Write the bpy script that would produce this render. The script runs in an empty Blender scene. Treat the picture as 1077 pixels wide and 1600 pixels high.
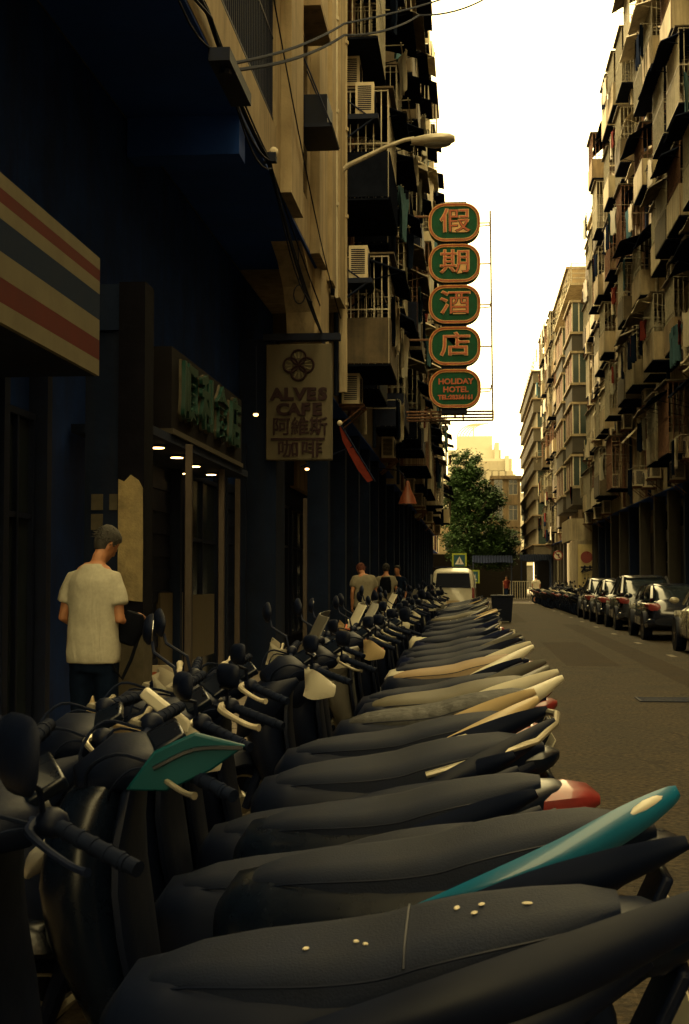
import bpy, math, random
from mathutils import Vector, Matrix, Euler
R = math.radians
PI = math.pi
sc = bpy.context.scene
COL = sc.collection

# ------------------------------------------------------------------ camera, sky, sun, exposure
CAM_H = 1.45
cam_d = bpy.data.cameras.new('camera')
cam = bpy.data.objects.new('camera', cam_d)
COL.objects.link(cam)
cam.location = (0, 0, CAM_H)
cam.rotation_euler = (R(92.7), 0, R(5.05))
cam_d.sensor_fit = 'VERTICAL'
cam_d.sensor_height = 36.0
cam_d.lens = 50.0
cam_d.clip_end = 3000
cam_d.dof.use_dof = True
cam_d.dof.focus_distance = 11.0
cam_d.dof.aperture_fstop = 14.0
sc.camera = cam

SUN_EL, SUN_AZ = 48.0, -58.0          # elevation; degrees to the left of the street direction (+Y)
w = bpy.data.worlds.new('World')
sc.world = w
w.use_nodes = True
nt = w.node_tree
nt.nodes.clear()
out = nt.nodes.new('ShaderNodeOutputWorld')
bg = nt.nodes.new('ShaderNodeBackground')
sky = nt.nodes.new('ShaderNodeTexSky')
sky.sky_type = 'NISHITA'
sky.sun_disc = False
sky.sun_elevation = R(SUN_EL)
sky.sun_rotation = R(SUN_AZ)
sky.dust_density = 4.0
mx = nt.nodes.new('ShaderNodeMixRGB')
mx.inputs[0].default_value = 0.93
mx.inputs[2].default_value = (22.5, 17.6, 7.6, 1)      # thick bright warm overcast
nt.links.new(sky.outputs[0], mx.inputs[1])
nt.links.new(mx.outputs[0], bg.inputs[0])
bg.inputs[1].default_value = 0.1
nt.links.new(bg.outputs[0], out.inputs[0])

sun_d = bpy.data.lights.new('sun', 'SUN')
sun_d.energy = 3.0
sun_d.angle = R(7)
sun_d.color = (1.0, 0.80, 0.47)
sun = bpy.data.objects.new('sun', sun_d)
COL.objects.link(sun)
az, el = R(SUN_AZ), R(SUN_EL)
to_sun = Vector((math.sin(az) * math.cos(el), math.cos(az) * math.cos(el), math.sin(el)))
sun.rotation_euler = to_sun.to_track_quat('Z', 'Y').to_euler()
sun.location = (0, 30, 60)

vs = sc.view_settings
vs.view_transform = 'Standard'
vs.look = 'None'
vs.exposure = 1.4
vs.gamma = 1.0
vs.use_curve_mapping = False
sc.cycles.max_bounces = 10
sc.cycles.diffuse_bounces = 8
sc.cycles.glossy_bounces = 3
sc.cycles.volume_bounces = 0
sc.cycles.use_denoising = True

# ------------------------------------------------------------------ materials
MATS = {}

def M(name, col, rough=0.7, metal=0.0, var=0.25, scale=6.0, bump=0.0, spec=0.5, streak=0.0, stain=(0.02, 0.018, 0.015), coat=0.0, bscale=None, emit=None):
    """procedural material: base colour broken up by noise, optional vertical streak stains and bump"""
    if name in MATS:
        return MATS[name]
    m = bpy.data.materials.new(name)
    m.use_nodes = True
    t = m.node_tree
    b = t.nodes['Principled BSDF']
    L = t.links.new
    b.inputs['Roughness'].default_value = rough
    b.inputs['Metallic'].default_value = metal
    b.inputs['Specular IOR Level'].default_value = spec
    b.inputs['Coat Weight'].default_value = coat
    if emit:
        b.inputs['Emission Color'].default_value = (*emit[:3], 1)
        b.inputs['Emission Strength'].default_value = emit[3]
    tc = t.nodes.new('ShaderNodeTexCoord')
    n1 = t.nodes.new('ShaderNodeTexNoise')
    n1.inputs['Scale'].default_value = scale
    n1.inputs['Detail'].default_value = 6
    n1.inputs['Roughness'].default_value = 0.65
    L(tc.outputs['Object'], n1.inputs['Vector'])
    cr = t.nodes.new('ShaderNodeValToRGB')
    e = cr.color_ramp.elements
    e[0].position, e[1].position = 0.3, 0.72
    e[0].color = (*[c * (1 - var) for c in col], 1)
    e[1].color = (*[min(1, c * (1 + var)) for c in col], 1)
    L(n1.outputs['Fac'], cr.inputs[0])
    last = cr.outputs[0]
    if streak > 0:
        mp = t.nodes.new('ShaderNodeMapping')
        mp.inputs['Scale'].default_value = (2.2, 2.2, 0.16)
        L(tc.outputs['Object'], mp.inputs[0])
        n2 = t.nodes.new('ShaderNodeTexNoise')
        n2.inputs['Scale'].default_value = 2.0
        n2.inputs['Detail'].default_value = 7
        n2.inputs['Roughness'].default_value = 0.7
        L(mp.outputs[0], n2.inputs['Vector'])
        r2 = t.nodes.new('ShaderNodeValToRGB')
        r2.color_ramp.elements[0].position = 0.45
        r2.color_ramp.elements[1].position = 0.72
        r2.color_ramp.elements[1].color = (streak, streak, streak, 1)
        L(n2.outputs['Fac'], r2.inputs[0])
        mm = t.nodes.new('ShaderNodeMixRGB')
        mm.inputs[2].default_value = (*stain, 1)
        L(r2.outputs[0], mm.inputs[0])
        L(last, mm.inputs[1])
        last = mm.outputs[0]
    L(last, b.inputs['Base Color'])
    rr = t.nodes.new('ShaderNodeMapRange')
    rr.inputs[3].default_value = max(0.02, rough - 0.12)
    rr.inputs[4].default_value = min(1, rough + 0.12)
    L(n1.outputs['Fac'], rr.inputs[0])
    L(rr.outputs[0], b.inputs['Roughness'])
    if bump > 0:
        n3 = t.nodes.new('ShaderNodeTexNoise')
        n3.inputs['Scale'].default_value = bscale or scale * 8
        n3.inputs['Detail'].default_value = 5
        L(tc.outputs['Object'], n3.inputs['Vector'])
        bp = t.nodes.new('ShaderNodeBump')
        bp.inputs['Strength'].default_value = bump
        bp.inputs['Distance'].default_value = 0.02
        L(n3.outputs['Fac'], bp.inputs['Height'])
        L(bp.outputs[0], b.inputs['Normal'])
    MATS[name] = m
    return m

def paint(name, col, rough=0.28):
    return M('paint_' + name, col, rough, 0, 0.08, 3.0, 0, 0.5, coat=0.5)

m_asphalt = M('asphalt', (0.034, 0.0245, 0.0145), 0.8, 0, 0.5, 1.1, 0.9, 0.22, bscale=45)
def asphalt():
    t = m_asphalt.node_tree
    b = t.nodes['Principled BSDF']
    src = b.inputs['Base Color'].links[0].from_socket
    tc = next(n for n in t.nodes if n.type == 'TEX_COORD')
    n = t.nodes.new('ShaderNodeTexNoise')
    n.inputs['Scale'].default_value = 24
    n.inputs['Detail'].default_value = 3
    v = t.nodes.new('ShaderNodeTexVoronoi')
    v.feature = 'DISTANCE_TO_EDGE'
    v.inputs['Scale'].default_value = .55
    n2 = t.nodes.new('ShaderNodeTexNoise')
    n2.inputs['Scale'].default_value = 1.6
    ad = t.nodes.new('ShaderNodeVectorMath')
    ad.operation = 'MULTIPLY_ADD'
    ad.inputs[1].default_value = (.6, .6, .6)
    t.links.new(tc.outputs['Object'], n.inputs['Vector'])
    t.links.new(tc.outputs['Object'], n2.inputs['Vector'])
    t.links.new(n2.outputs['Color'], ad.inputs[0])
    t.links.new(tc.outputs['Object'], ad.inputs[2])
    t.links.new(ad.outputs[0], v.inputs['Vector'])
    r = t.nodes.new('ShaderNodeMapRange')
    r.inputs[1].default_value, r.inputs[2].default_value = .3, .7
    r.inputs[3].default_value, r.inputs[4].default_value = .05, 2.05
    t.links.new(n.outputs['Fac'], r.inputs[0])
    c = t.nodes.new('ShaderNodeMapRange')
    c.inputs[1].default_value, c.inputs[2].default_value = .0, .012
    c.inputs[3].default_value, c.inputs[4].default_value = .45, 1.0
    t.links.new(v.outputs['Distance'], c.inputs[0])
    mu = t.nodes.new('ShaderNodeMath')
    mu.operation = 'MULTIPLY'
    t.links.new(r.outputs[0], mu.inputs[0])
    t.links.new(c.outputs[0], mu.inputs[1])
    mm = t.nodes.new('ShaderNodeVectorMath')
    mm.operation = 'SCALE'
    t.links.new(src, mm.inputs[0])
    t.links.new(mu.outputs[0], mm.inputs[3])
    t.links.new(mm.outputs[0], b.inputs['Base Color'])
asphalt()
m_pave = M('pavement', (0.16, 0.13, 0.10), 0.85, 0, 0.3, 4, 0.3, bscale=40)
m_kerb = M('kerb_stone', (0.17, 0.15, 0.12), 0.85, 0, 0.3, 4, 0.3)
m_line = M('road_paint', (0.13, 0.11, 0.07), 0.7, 0, 0.45, 7)
m_wall_a = M('plaster_tan', (0.36, 0.29, 0.185), 0.9, 0, 0.22, 1.5, 0.3, 0.2, streak=0.75, stain=(0.09, 0.075, 0.055), bscale=30)
m_wall_b = M('plaster_cream', (0.46, 0.39, 0.26), 0.9, 0, 0.22, 1.2, 0.25, 0.2, streak=0.8, stain=(0.10, 0.08, 0.06), bscale=30)
m_wall_c = M('plaster_brown', (0.27, 0.20, 0.12), 0.9, 0, 0.25, 1.3, 0.25, 0.2, streak=0.8, stain=(0.06, 0.05, 0.04), bscale=30)
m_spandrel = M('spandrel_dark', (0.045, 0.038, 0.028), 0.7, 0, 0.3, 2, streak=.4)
m_wall_d = M('mosaic_tile_grey', (0.085, 0.072, 0.05), 0.75, 0, 0.25, 2, 0.2, 0.3, streak=0.6, stain=(0.06, 0.05, 0.04), bscale=30)
m_wall_dark = M('plaster_shade_blue', (0.009, 0.016, 0.042), 0.9, 0, 0.35, 1.5, 0.2, 0.1, streak=0.4)  # dark blue puts the navy shadow tone into the plaster colour
m_soffit = M('soffit_shade_blue', (0.012, 0.055, 0.30), 0.9, 0, 0.25, 1.2, 0.1, 0.2)  # blue stands in for the navy tone of deep shade, not paint
m_glass = M('window_glass', (0.02, 0.028, 0.035), 0.12, 0, 0.3, 0.8, 0, 0.8)
m_glass_g = M('window_glass_green', (0.035, 0.055, 0.05), 0.15, 0, 0.4, 0.6, 0, 0.8)
m_alu = M('aluminium', (0.42, 0.38, 0.30), 0.5, 0.4, 0.15, 6)
m_whitemetal = M('white_metal', (0.55, 0.50, 0.38), 0.55, 0, 0.2, 5, streak=0.5, stain=(0.16, 0.10, 0.06))
m_rust = M('rusty_steel', (0.17, 0.085, 0.05), 0.8, 0.1, 0.5, 9, 0.2)
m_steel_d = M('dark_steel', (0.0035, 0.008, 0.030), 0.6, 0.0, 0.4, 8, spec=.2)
m_bar = M('cage_bar_paint', (0.30, 0.27, 0.20), 0.6, 0.1, 0.35, 8)
m_awn_d = M('awning_dark', (0.008, 0.010, 0.018), 0.95, 0, 0.4, 4, spec=0.0)
m_awn_b = M('awning_brown', (0.10, 0.075, 0.045), 0.85, 0, 0.4, 3, streak=0.6)
m_awn_p = M('awning_pale', (0.50, 0.43, 0.29), 0.75, 0, 0.25, 3, streak=0.5, stain=(.15, .11, .07))
m_acbox = M('ac_casing', (0.60, 0.52, 0.36), 0.6, 0, 0.15, 4, streak=0.5, stain=(0.2, 0.14, 0.08))
m_black = M('black_plastic', (0.0025, 0.0055, 0.020), 0.5, 0, 0.3, 10, 0.05, spec=.18)  # blacks, steel, rubber and charcoal carry blue for the navy shadow tone
m_black_g = M('black_gloss', (0.003, 0.006, 0.016), 0.28, 0, 0.2, 4, spec=.3, coat=0.1)
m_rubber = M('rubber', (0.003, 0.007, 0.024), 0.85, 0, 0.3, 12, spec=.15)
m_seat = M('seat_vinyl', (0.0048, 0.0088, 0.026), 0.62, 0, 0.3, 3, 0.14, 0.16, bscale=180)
m_chrome = M('chrome', (0.62, 0.58, 0.48), 0.22, 1.0, 0.1, 5)
m_silver = M('silver_alloy', (0.50, 0.46, 0.36), 0.38, 0.7, 0.15, 6)
m_mirror = M('mirror_glass', (0.55, 0.56, 0.58), 0.05, 1.0, 0.02, 1)
m_red_lens = M('red_lens', (0.22, 0.022, 0.022), 0.42, 0, 0.25, 9, coat=0.6)
m_clear_lens = M('clear_lens', (0.45, 0.44, 0.40), 0.12, 0, 0.2, 8, coat=0.6)
m_amber = M('amber_lens', (0.55, 0.14, 0.02), 0.2, 0, 0.2, 8, coat=0.5)
m_teal = paint('teal', (0.006, 0.13, 0.25), 0.35)
m_teal_d = M('paint_teal_dark', (0.003, 0.062, 0.085), 0.45, 0, 0.15, 4, 0, 0.25)
m_white = paint('white', (0.66, 0.62, 0.50), 0.3)
m_cream = paint('cream', (0.50, 0.38, 0.21), 0.4)
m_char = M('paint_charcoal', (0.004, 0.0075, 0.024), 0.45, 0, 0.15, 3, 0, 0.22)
m_navy = paint('navy', (0.005, 0.010, 0.045), 0.3)
m_redp = paint('red', (0.22, 0.025, 0.02), 0.3)
m_greyp = paint('grey', (0.13, 0.125, 0.11), 0.35)
m_skin = M('skin', (0.42, 0.19, 0.095), 0.6, 0, 0.12, 20)
m_hair = M('hair_grey', (0.045, 0.042, 0.038), 0.75, 0, 0.6, 60, 0.4)
m_hair_b = M('hair_black', (0.012, 0.011, 0.012), 0.7, 0, 0.5, 60, 0.3)
m_shirt = M('shirt_grey_cotton', (0.44, 0.42, 0.34), 0.95, 0, 0.10, 40, 0.15, 0.1, bscale=250)
def cloth_folds(m, s=4.5, st=.5):
    t = m.node_tree
    b = t.nodes['Principled BSDF']
    tc = next(n for n in t.nodes if n.type == 'TEX_COORD')
    mp = t.nodes.new('ShaderNodeMapping')
    mp.inputs['Scale'].default_value = (1.3, 1.3, .42)
    mp.inputs['Rotation'].default_value = (0, R(28), R(20))
    n = t.nodes.new('ShaderNodeTexNoise')
    n.inputs['Scale'].default_value = s
    n.inputs['Detail'].default_value = 2
    n.inputs['Distortion'].default_value = 1.2
    bp = t.nodes.new('ShaderNodeBump')
    bp.inputs['Strength'].default_value = st
    bp.inputs['Distance'].default_value = .05
    t.links.new(tc.outputs['Object'], mp.inputs[0])
    t.links.new(mp.outputs[0], n.inputs['Vector'])
    t.links.new(n.outputs['Fac'], bp.inputs['Height'])
    t.links.new(bp.outputs[0], b.inputs['Normal'])
cloth_folds(m_shirt)
m_cloth_w = M('white_cotton', (0.62, 0.56, 0.44), 0.95, 0, 0.1, 12, 0.1, 0.1)
m_cloth_d = M('dark_cotton', (0.005, 0.010, 0.026), 0.95, 0, 0.25, 20, 0.1, 0.03)
m_cloth_r = M('red_cotton', (0.13, 0.022, 0.016), 0.95, 0, 0.2, 14, 0.1, 0.1)
m_cloth_b = M('blue_cotton', (0.06, 0.13, 0.16), 0.95, 0, 0.2, 14, 0.1, 0.1)
m_nylon = M('black_nylon', (0.003, 0.004, 0.008), 0.85, 0, 0.3, 30, 0.1, 0.06)
m_bark = M('bark', (0.05, 0.038, 0.025), 0.95, 0, 0.4, 10, 0.5)
m_sign_g = M('sign_green', (0.006, 0.085, 0.042), 0.5, 0, 0.35, 5, spec=.12, streak=0.5, stain=(0.02, 0.035, 0.02))
m_sign_o = M('sign_orange', (0.46, 0.105, 0.035), 0.55, 0, 0.25, 9)
m_sign_y = M('sign_tube_yellow', (0.66, 0.38, 0.13), 0.4, 0, 0.15, 9)
m_beige_board = M('beige_board', (0.088, 0.076, 0.048), 0.8, 0, 0.12, 2, 0.08, streak=0.35, stain=(.14, .11, .07))
m_letters = M('dark_red_letters', (0.022, 0.009, 0.013), 0.6, 0, 0.2, 6, spec=.15)
m_str_white = M('stripe_white', (0.155, 0.14, 0.095), 0.8, 0, 0.15, 3, spec=.1, streak=.3, stain=(.12,.1,.07))
m_str_red = M('stripe_red', (0.09, 0.017, 0.017), 0.8, 0, 0.15, 3, spec=.1)
m_str_green = M('stripe_green', (0.001, 0.012, 0.045), 0.85, 0, 0.1, 3, spec=.1)
m_notice = M('old_paper', (0.085, 0.075, 0.055), 0.9, 0, 0.25, 9, spec=.1)
m_lamp = M('lamp_glow', (0.9, 0.6, 0.3), 0.5, emit=(1.0, 0.62, 0.22, 6.0))
m_lamp_s = M('lamp_glow_small', (0.9, 0.6, 0.3), 0.5, emit=(1.0, 0.5, 0.15, 3.0))

def leaf_mat(name, col):
    m = M(name, col, 0.6, 0, 0.55, 0.55, 0, 0.3)
    return m
m_leaf = leaf_mat('leaf_green', (0.019, 0.048, 0.010))

# ------------------------------------------------------------------ helpers
def P(px, py, Y):
    """world point seen at photograph pixel (px, py) at street distance Y"""
    d = Vector(((px - 538.5) / 2222.2, (800 - py) / 2222.2, -1.0))
    d.rotate(cam.rotation_euler)
    return Vector(cam.location) + d * (Y / d.y)

def spl(pts, n=4):
    """Catmull-Rom smoothing of a polyline"""
    p = [Vector(q) for q in pts]
    q = [p[0] * 2 - p[1]] + p + [p[-1] * 2 - p[-2]]
    out_ = []
    for i in range(1, len(q) - 2):
        for k in range(n):
            t = k / n
            a, b, c, d = q[i - 1], q[i], q[i + 1], q[i + 2]
            out_.append(.5 * ((2 * b) + (c - a) * t + (2 * a - 5 * b + 4 * c - d) * t * t + (3 * b - a - 3 * c + d) * t ** 3))
    return out_ + [p[-1]]
def spn(v, n=4):
    return [x[0] for x in spl([(q, 0, 0) for q in v], n)]

class MB:
    def __init__(self):
        self.v, self.f = [], []
    def raw(self, vs, fs):
        o = len(self.v)
        self.v += [Vector(p) for p in vs]
        self.f += [tuple(i + o for i in q) for q in fs]
        return self
    def box(self, x0, x1, y0, y1, z0, z1):
        return self.raw([(x0, y0, z0), (x1, y0, z0), (x1, y1, z0), (x0, y1, z0), (x0, y0, z1), (x1, y0, z1), (x1, y1, z1), (x0, y1, z1)],
                        [(3, 2, 1, 0), (4, 5, 6, 7), (0, 1, 5, 4), (1, 2, 6, 5), (2, 3, 7, 6), (3, 0, 4, 7)])
    def obox(self, c, s, rot=(0, 0, 0)):
        m = Euler(rot).to_matrix()
        c = Vector(c)
        h = [Vector((sx * s[0] / 2, sy * s[1] / 2, sz * s[2] / 2)) for sz in (-1, 1) for sx, sy in ((-1, -1), (1, -1), (1, 1), (-1, 1))]
        return self.raw([c + m @ p for p in h], [(3, 2, 1, 0), (4, 5, 6, 7), (0, 1, 5, 4), (1, 2, 6, 5), (2, 3, 7, 6), (3, 0, 4, 7)])
    def loft(self, rings, cap=True, closed=False):
        n = len(rings[0])
        vs = [p for r in rings for p in r]
        fs = []
        k = len(rings)
        for i in range(k if closed else k - 1):
            a, b = i * n, ((i + 1) % k) * n
            for j in range(n):
                fs.append((a + j, a + (j + 1) % n, b + (j + 1) % n, b + j))
        if cap and not closed:
            fs.append(tuple(reversed(range(n))))
            fs.append(tuple(range((k - 1) * n, k * n)))
        return self.raw(vs, fs)
    def tube(self, pts, r, n=8, cap=True, closed=False):
        pts = [Vector(p) for p in pts]
        rs = r if isinstance(r, (list, tuple)) else [r] * len(pts)
        rings = []
        up = None
        k = len(pts)
        for i, p in enumerate(pts):
            if closed:
                d = pts[(i + 1) % k] - pts[i - 1]
            else:
                d = pts[min(i + 1, k - 1)] - pts[max(i - 1, 0)]
            d.normalize()
            if up is None:
                up = d.orthogonal().normalized()
            else:
                up = (up - d * up.dot(d))
                up = up.normalized() if up.length > 1e-6 else d.orthogonal().normalized()
            s = d.cross(up)
            rings.append([p + (up * math.cos(2 * PI * j / n) + s * math.sin(2 * PI * j / n)) * rs[i] for j in range(n)])
        return self.loft(rings, cap, closed)
    def ell(self, c, r, nu=12, nv=8, rot=(0, 0, 0)):
        m = Euler(rot).to_matrix()
        rings = []
        for i in range(nv + 1):
            a = -PI / 2 + PI * (i * 0.96 + 0.02 * nv) / nv
            rings.append([Vector(c) + m @ Vector((r[0] * math.cos(a) * math.cos(2 * PI * j / nu), r[1] * math.cos(a) * math.sin(2 * PI * j / nu), r[2] * math.sin(a))) for j in range(nu)])
        return self.loft(rings)
    def prism(self, poly, d0, d1, f):
        """polygon (a,b) extruded from d0 to d1; f maps (a,b,d) to a point"""
        n = len(poly)
        vs = [f(a, b, d0) for a, b in poly] + [f(a, b, d1) for a, b in poly]
        fs = [tuple(range(n)), tuple(reversed(range(n, 2 * n)))] + [(i, i + n, (i + 1) % n + n, (i + 1) % n) for i in range(n)]
        return self.raw(vs, fs)
    def xf(self, m, start=0):
        for i in range(start, len(self.v)):
            self.v[i] = m @ self.v[i]
        return self
    def mesh(self, name, mat, smooth=True, ang=38):
        me = bpy.data.meshes.new(name)
        me.from_pydata([tuple(p) for p in self.v], [], self.f)
        import bmesh
        bm = bmesh.new()
        bm.from_mesh(me)
        bmesh.ops.recalc_face_normals(bm, faces=bm.faces)
        bm.to_mesh(me)
        bm.free()
        if mat:
            me.materials.append(mat)
        if smooth:
            me.polygons.foreach_set('use_smooth', [True] * len(me.polygons))
            me.set_sharp_from_angle(angle=R(ang))
        return me
    def build(self, name, mat, parent=None, loc=(0, 0, 0), rot=(0, 0, 0), smooth=True, bevel=0, ang=38, sub=0):
        return put(name, self.mesh(name, mat, smooth, ang), parent, loc, rot, bevel, sub)

def put(name, me, parent=None, loc=(0, 0, 0), rot=(0, 0, 0), bevel=0, sub=0):
    o = bpy.data.objects.new(name, me)
    COL.objects.link(o)
    o.parent = parent
    o.location = loc
    o.rotation_euler = rot
    if bevel:
        b = o.modifiers.new('bevel', 'BEVEL')
        b.width = bevel
        b.segments = 2
        b.limit_method = 'ANGLE'
    if sub:
        s = o.modifiers.new('sub', 'SUBSURF')
        s.levels = s.render_levels = sub
    return o

def tag(o, label, cat, group=None, kind=None):
    o['label'] = label
    o['category'] = cat
    if group:
        o['group'] = group
    if kind:
        o['kind'] = kind
    return o

def struct(o):
    o['kind'] = 'structure'
    return o

def empty(name, loc=(0, 0, 0), rot=(0, 0, 0)):
    o = bpy.data.objects.new(name, None)
    COL.objects.link(o)
    o.location = loc
    o.rotation_euler = rot
    o.empty_display_size = 0.2
    return o

def copy_tree(o, parent=None, skip=()):
    c = o.copy()
    COL.objects.link(c)
    c.parent = parent
    for ch in KIDS.get(o, list(o.children)):
        if ch.name.split('.')[0] not in skip:
            copy_tree(ch, c, skip)
    return c
KIDS = {}

def sring(x, z0, z1, hw, p=2.6, n=16, top=1.0, y0=0.0):
    """superellipse ring in the plane x=const; top<1 narrows the upper half"""
    zc, hz = (z0 + z1) / 2, (z1 - z0) / 2
    r = []
    for j in range(n):
        a = 2 * PI * j / n
        c, s = math.cos(a), math.sin(a)
        y = hw * math.copysign(abs(c) ** (2 / p), c)
        z = math.copysign(abs(s) ** (2 / p), s)
        y *= 1 + (top - 1) * (z + 1) / 2
        r.append(Vector((x, y0 + y, zc + hz * z)))
    return r

def zring(z, x0, x1, hw, p=2.6, n=16, y0=0.0):
    xc, hx = (x0 + x1) / 2, (x1 - x0) / 2
    return [Vector((xc + hx * math.copysign(abs(math.cos(2 * PI * j / n)) ** (2 / p), math.cos(2 * PI * j / n)),
                    y0 + hw * math.copysign(abs(math.sin(2 * PI * j / n)) ** (2 / p), math.sin(2 * PI * j / n)), z)) for j in range(n)]

def text_mesh(s, size, extrude=0.01, offset=0.0, name='lettering', mat=None, bold=0):
    c = bpy.data.curves.new('t', 'FONT')
    c.body = s
    c.size = size
    c.extrude = extrude
    c.offset = offset
    c.align_x = 'CENTER'
    c.align_y = 'CENTER'
    c.resolution_u = 3
    o = bpy.data.objects.new('t', c)
    COL.objects.link(o)
    dg = bpy.context.evaluated_depsgraph_get()
    me = bpy.data.meshes.new_from_object(o.evaluated_get(dg))
    bpy.data.objects.remove(o)
    bpy.data.curves.remove(c)
    me.materials.clear()
    if mat:
        me.materials.append(mat)
    me.name = name
    return me
rnd = random.Random(7)
# ------------------------------------------------------------------ ground, road, pavements
def sheet(name, x0, x1, y0, y1, z, mat):
    return struct(MB().raw([(x0, y0, z), (x1, y0, z), (x1, y1, z), (x0, y1, z)], [(0, 1, 2, 3)]).build(name, mat, smooth=False))
sheet('ground', -900, 900, -900, 900, -0.06, m_pave)
sheet('road', -1.55, 5.95, -30, 124, 0.0, m_asphalt)
for nm, x0, x1, y0, y1 in (('pavement', -3.6, -1.7, -30, 92), ('pavement', 6.1, 7.6, -30, 104)):
    struct(MB().box(x0, x1, y0, y1, -0.05, 0.13).build(nm, m_pave, smooth=False))
KS = None
for x0, y1 in ((-1.698, 92), (5.952, 104)):
    y = 2.0
    while y < y1:
        if KS is None:
            KS = MB().box(0, 0.146, 0, 0.985, -0.05, 0.135).mesh('kerb_stone', m_kerb, False)
        if y < 60:
            o = put('kerb_stone', KS, None, (x0, y, rnd.uniform(-.004, .004)))
            struct(o)
            y += 1.0
        else:
            struct(MB().box(x0, x0 + .146, y, y1, -.05, .135).build('kerb', m_kerb, smooth=False))
            break
# paving slabs near the man
slab = MB().box(0, 0.388, 0, 0.388, -0.03, 0.012).mesh('paving_slab', m_pave, False)
for i in range(4):
    for j in range(24):
        o = put('paving_slab', slab, None, (-3.45 + i * 0.4 + .1, 4.0 + j * 0.4, 0.13 + rnd.uniform(-.004, .004)))
        struct(o)
# road markings and wear
for k in range(16):
    y = 27 + k * 5.4
    sheet('parking_line', 3.72, 3.84, y, y + .8, 0.004, m_line)
sheet('stop_line', 1.6, 5.0, 85, 86.3, 0.004, m_line)
m_patch = M('asphalt_patch', (0.027, 0.0175, 0.009), 0.82, 0, 0.5, 1.4, 0.9, 0.2, bscale=50)
for x0, x1, y0, y1 in ((1.6, 2.5, 24, 33), (2.9, 3.4, 12, 46), (0.9, 1.9, 48, 60)):
    sheet('road_patch', x0, x1, y0, y1, 0.004, m_patch)
gr = tag(empty('drain_grate', (2.35, 17.4, 0.0)), 'dark iron drain grate set in the asphalt road', 'drain grate')
gm = MB()
gm.box(-.36, .36, -.3, -.27, .004, .014).box(-.36, .36, .27, .3, .004, .014).box(-.36, -.33, -.27, .27, .004, .014).box(.33, .36, -.27, .27, .004, .014)
gm.build('frame', m_steel_d, gr)
bm_ = MB().box(-.33, .33, -.012, .012, .003, .012).mesh('grate_bar', m_steel_d, False)
for k in range(11):
    put('grate_bar', bm_, gr, (0, -.24 + k * .048, 0))

# ------------------------------------------------------------------ facade elements (local: +x out of the wall, +y along it)
CACHE = {}
def cached(key, fn):
    if key not in CACHE:
        CACHE[key] = fn()
    return CACHE[key]

def e_window(par, y, z, w_, h, x=-0.16, mat=None, n=2):
    mat = mat or m_alu
    def fr():
        b = MB()
        t = .05
        b.box(0, .07, -w_ / 2, w_ / 2, 0, t).box(0, .07, -w_ / 2, w_ / 2, h - t, h)
        b.box(0, .07, -w_ / 2, -w_ / 2 + t, t, h - t).box(0, .07, w_ / 2 - t, w_ / 2, t, h - t)
        for i in range(1, n):
            yy = -w_ / 2 + w_ * i / n
            b.box(.005, .065, yy - .022, yy + .022, t, h - t)
        b.box(.004, .06, -w_ / 2 + t, w_ / 2 - t, h * .68, h * .68 + .04)
        return b.mesh('window', mat, False)
    f = put('window', cached(('win', w_, h, n, mat.name), fr), par, (x, y, z))
    put('window_pane', cached(('pane', w_, h), lambda: MB().box(.015, .03, -w_ / 2 + .04, w_ / 2 - .04, .04, h - .04).mesh('window_pane', m_glass, False)), f)
    return f

def e_cage(par, y, z, w_, h, d, mat=None, base=.0, step=.13, plate=True, x=0.0, panel=None):
    mat = mat or m_bar
    def fn():
        b = MB()
        r = .011
        for zz in (0.02, h * .5, h - .02):
            b.box(d - r, d + r, -w_ / 2, w_ / 2, zz - r, zz + r)
            for s in (-1, 1):
                b.box(0, d, s * w_ / 2 - r, s * w_ / 2 + r, zz - r, zz + r)
        n = int(w_ / step)
        for i in range(n + 1):
            yy = -w_ / 2 + w_ * i / n
            b.box(d - r * .8, d + r * .8, yy - r * .8, yy + r * .8, 0.0, h)
        n = max(2, int(d / step))
        for i in range(n):
            xx = d * i / n + .02
            for s in (-1, 1):
                b.box(xx - r * .8, xx + r * .8, s * w_ / 2 - r * .8, s * w_ / 2 + r * .8, 0, h)
        return b.mesh('window_cage', mat, False)
    o = put('window_cage', cached(('cage', w_, h, d, mat.name, step), fn), par, (x, y, z))
    if plate:
        put('cage_floor', cached(('cplate', w_, d), lambda: MB().box(0, d + .02, -w_ / 2 - .02, w_ / 2 + .02, -.05, -.012).mesh('cage_floor', m_awn_d, False)), o)
        put('cage_roof', cached(('croof', w_, d), lambda: MB().box(0, d + .1, -w_ / 2 - .05, w_ / 2 + .05, h + .012, h + .045).mesh('cage_roof', m_awn_b, False)), o)
    if panel:
        ph = h * .42
        put('cage_panel', cached(('cpan', w_, d, h, panel.name), lambda: MB().box(d + .013, d + .035, -w_ / 2, w_ / 2, 0, ph).box(.02, d, -w_ / 2 - .035, -w_ / 2 - .013, 0, ph).box(.02, d, w_ / 2 + .013, w_ / 2 + .035, 0, ph).mesh('cage_panel', panel, False)), o)
    return o

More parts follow.
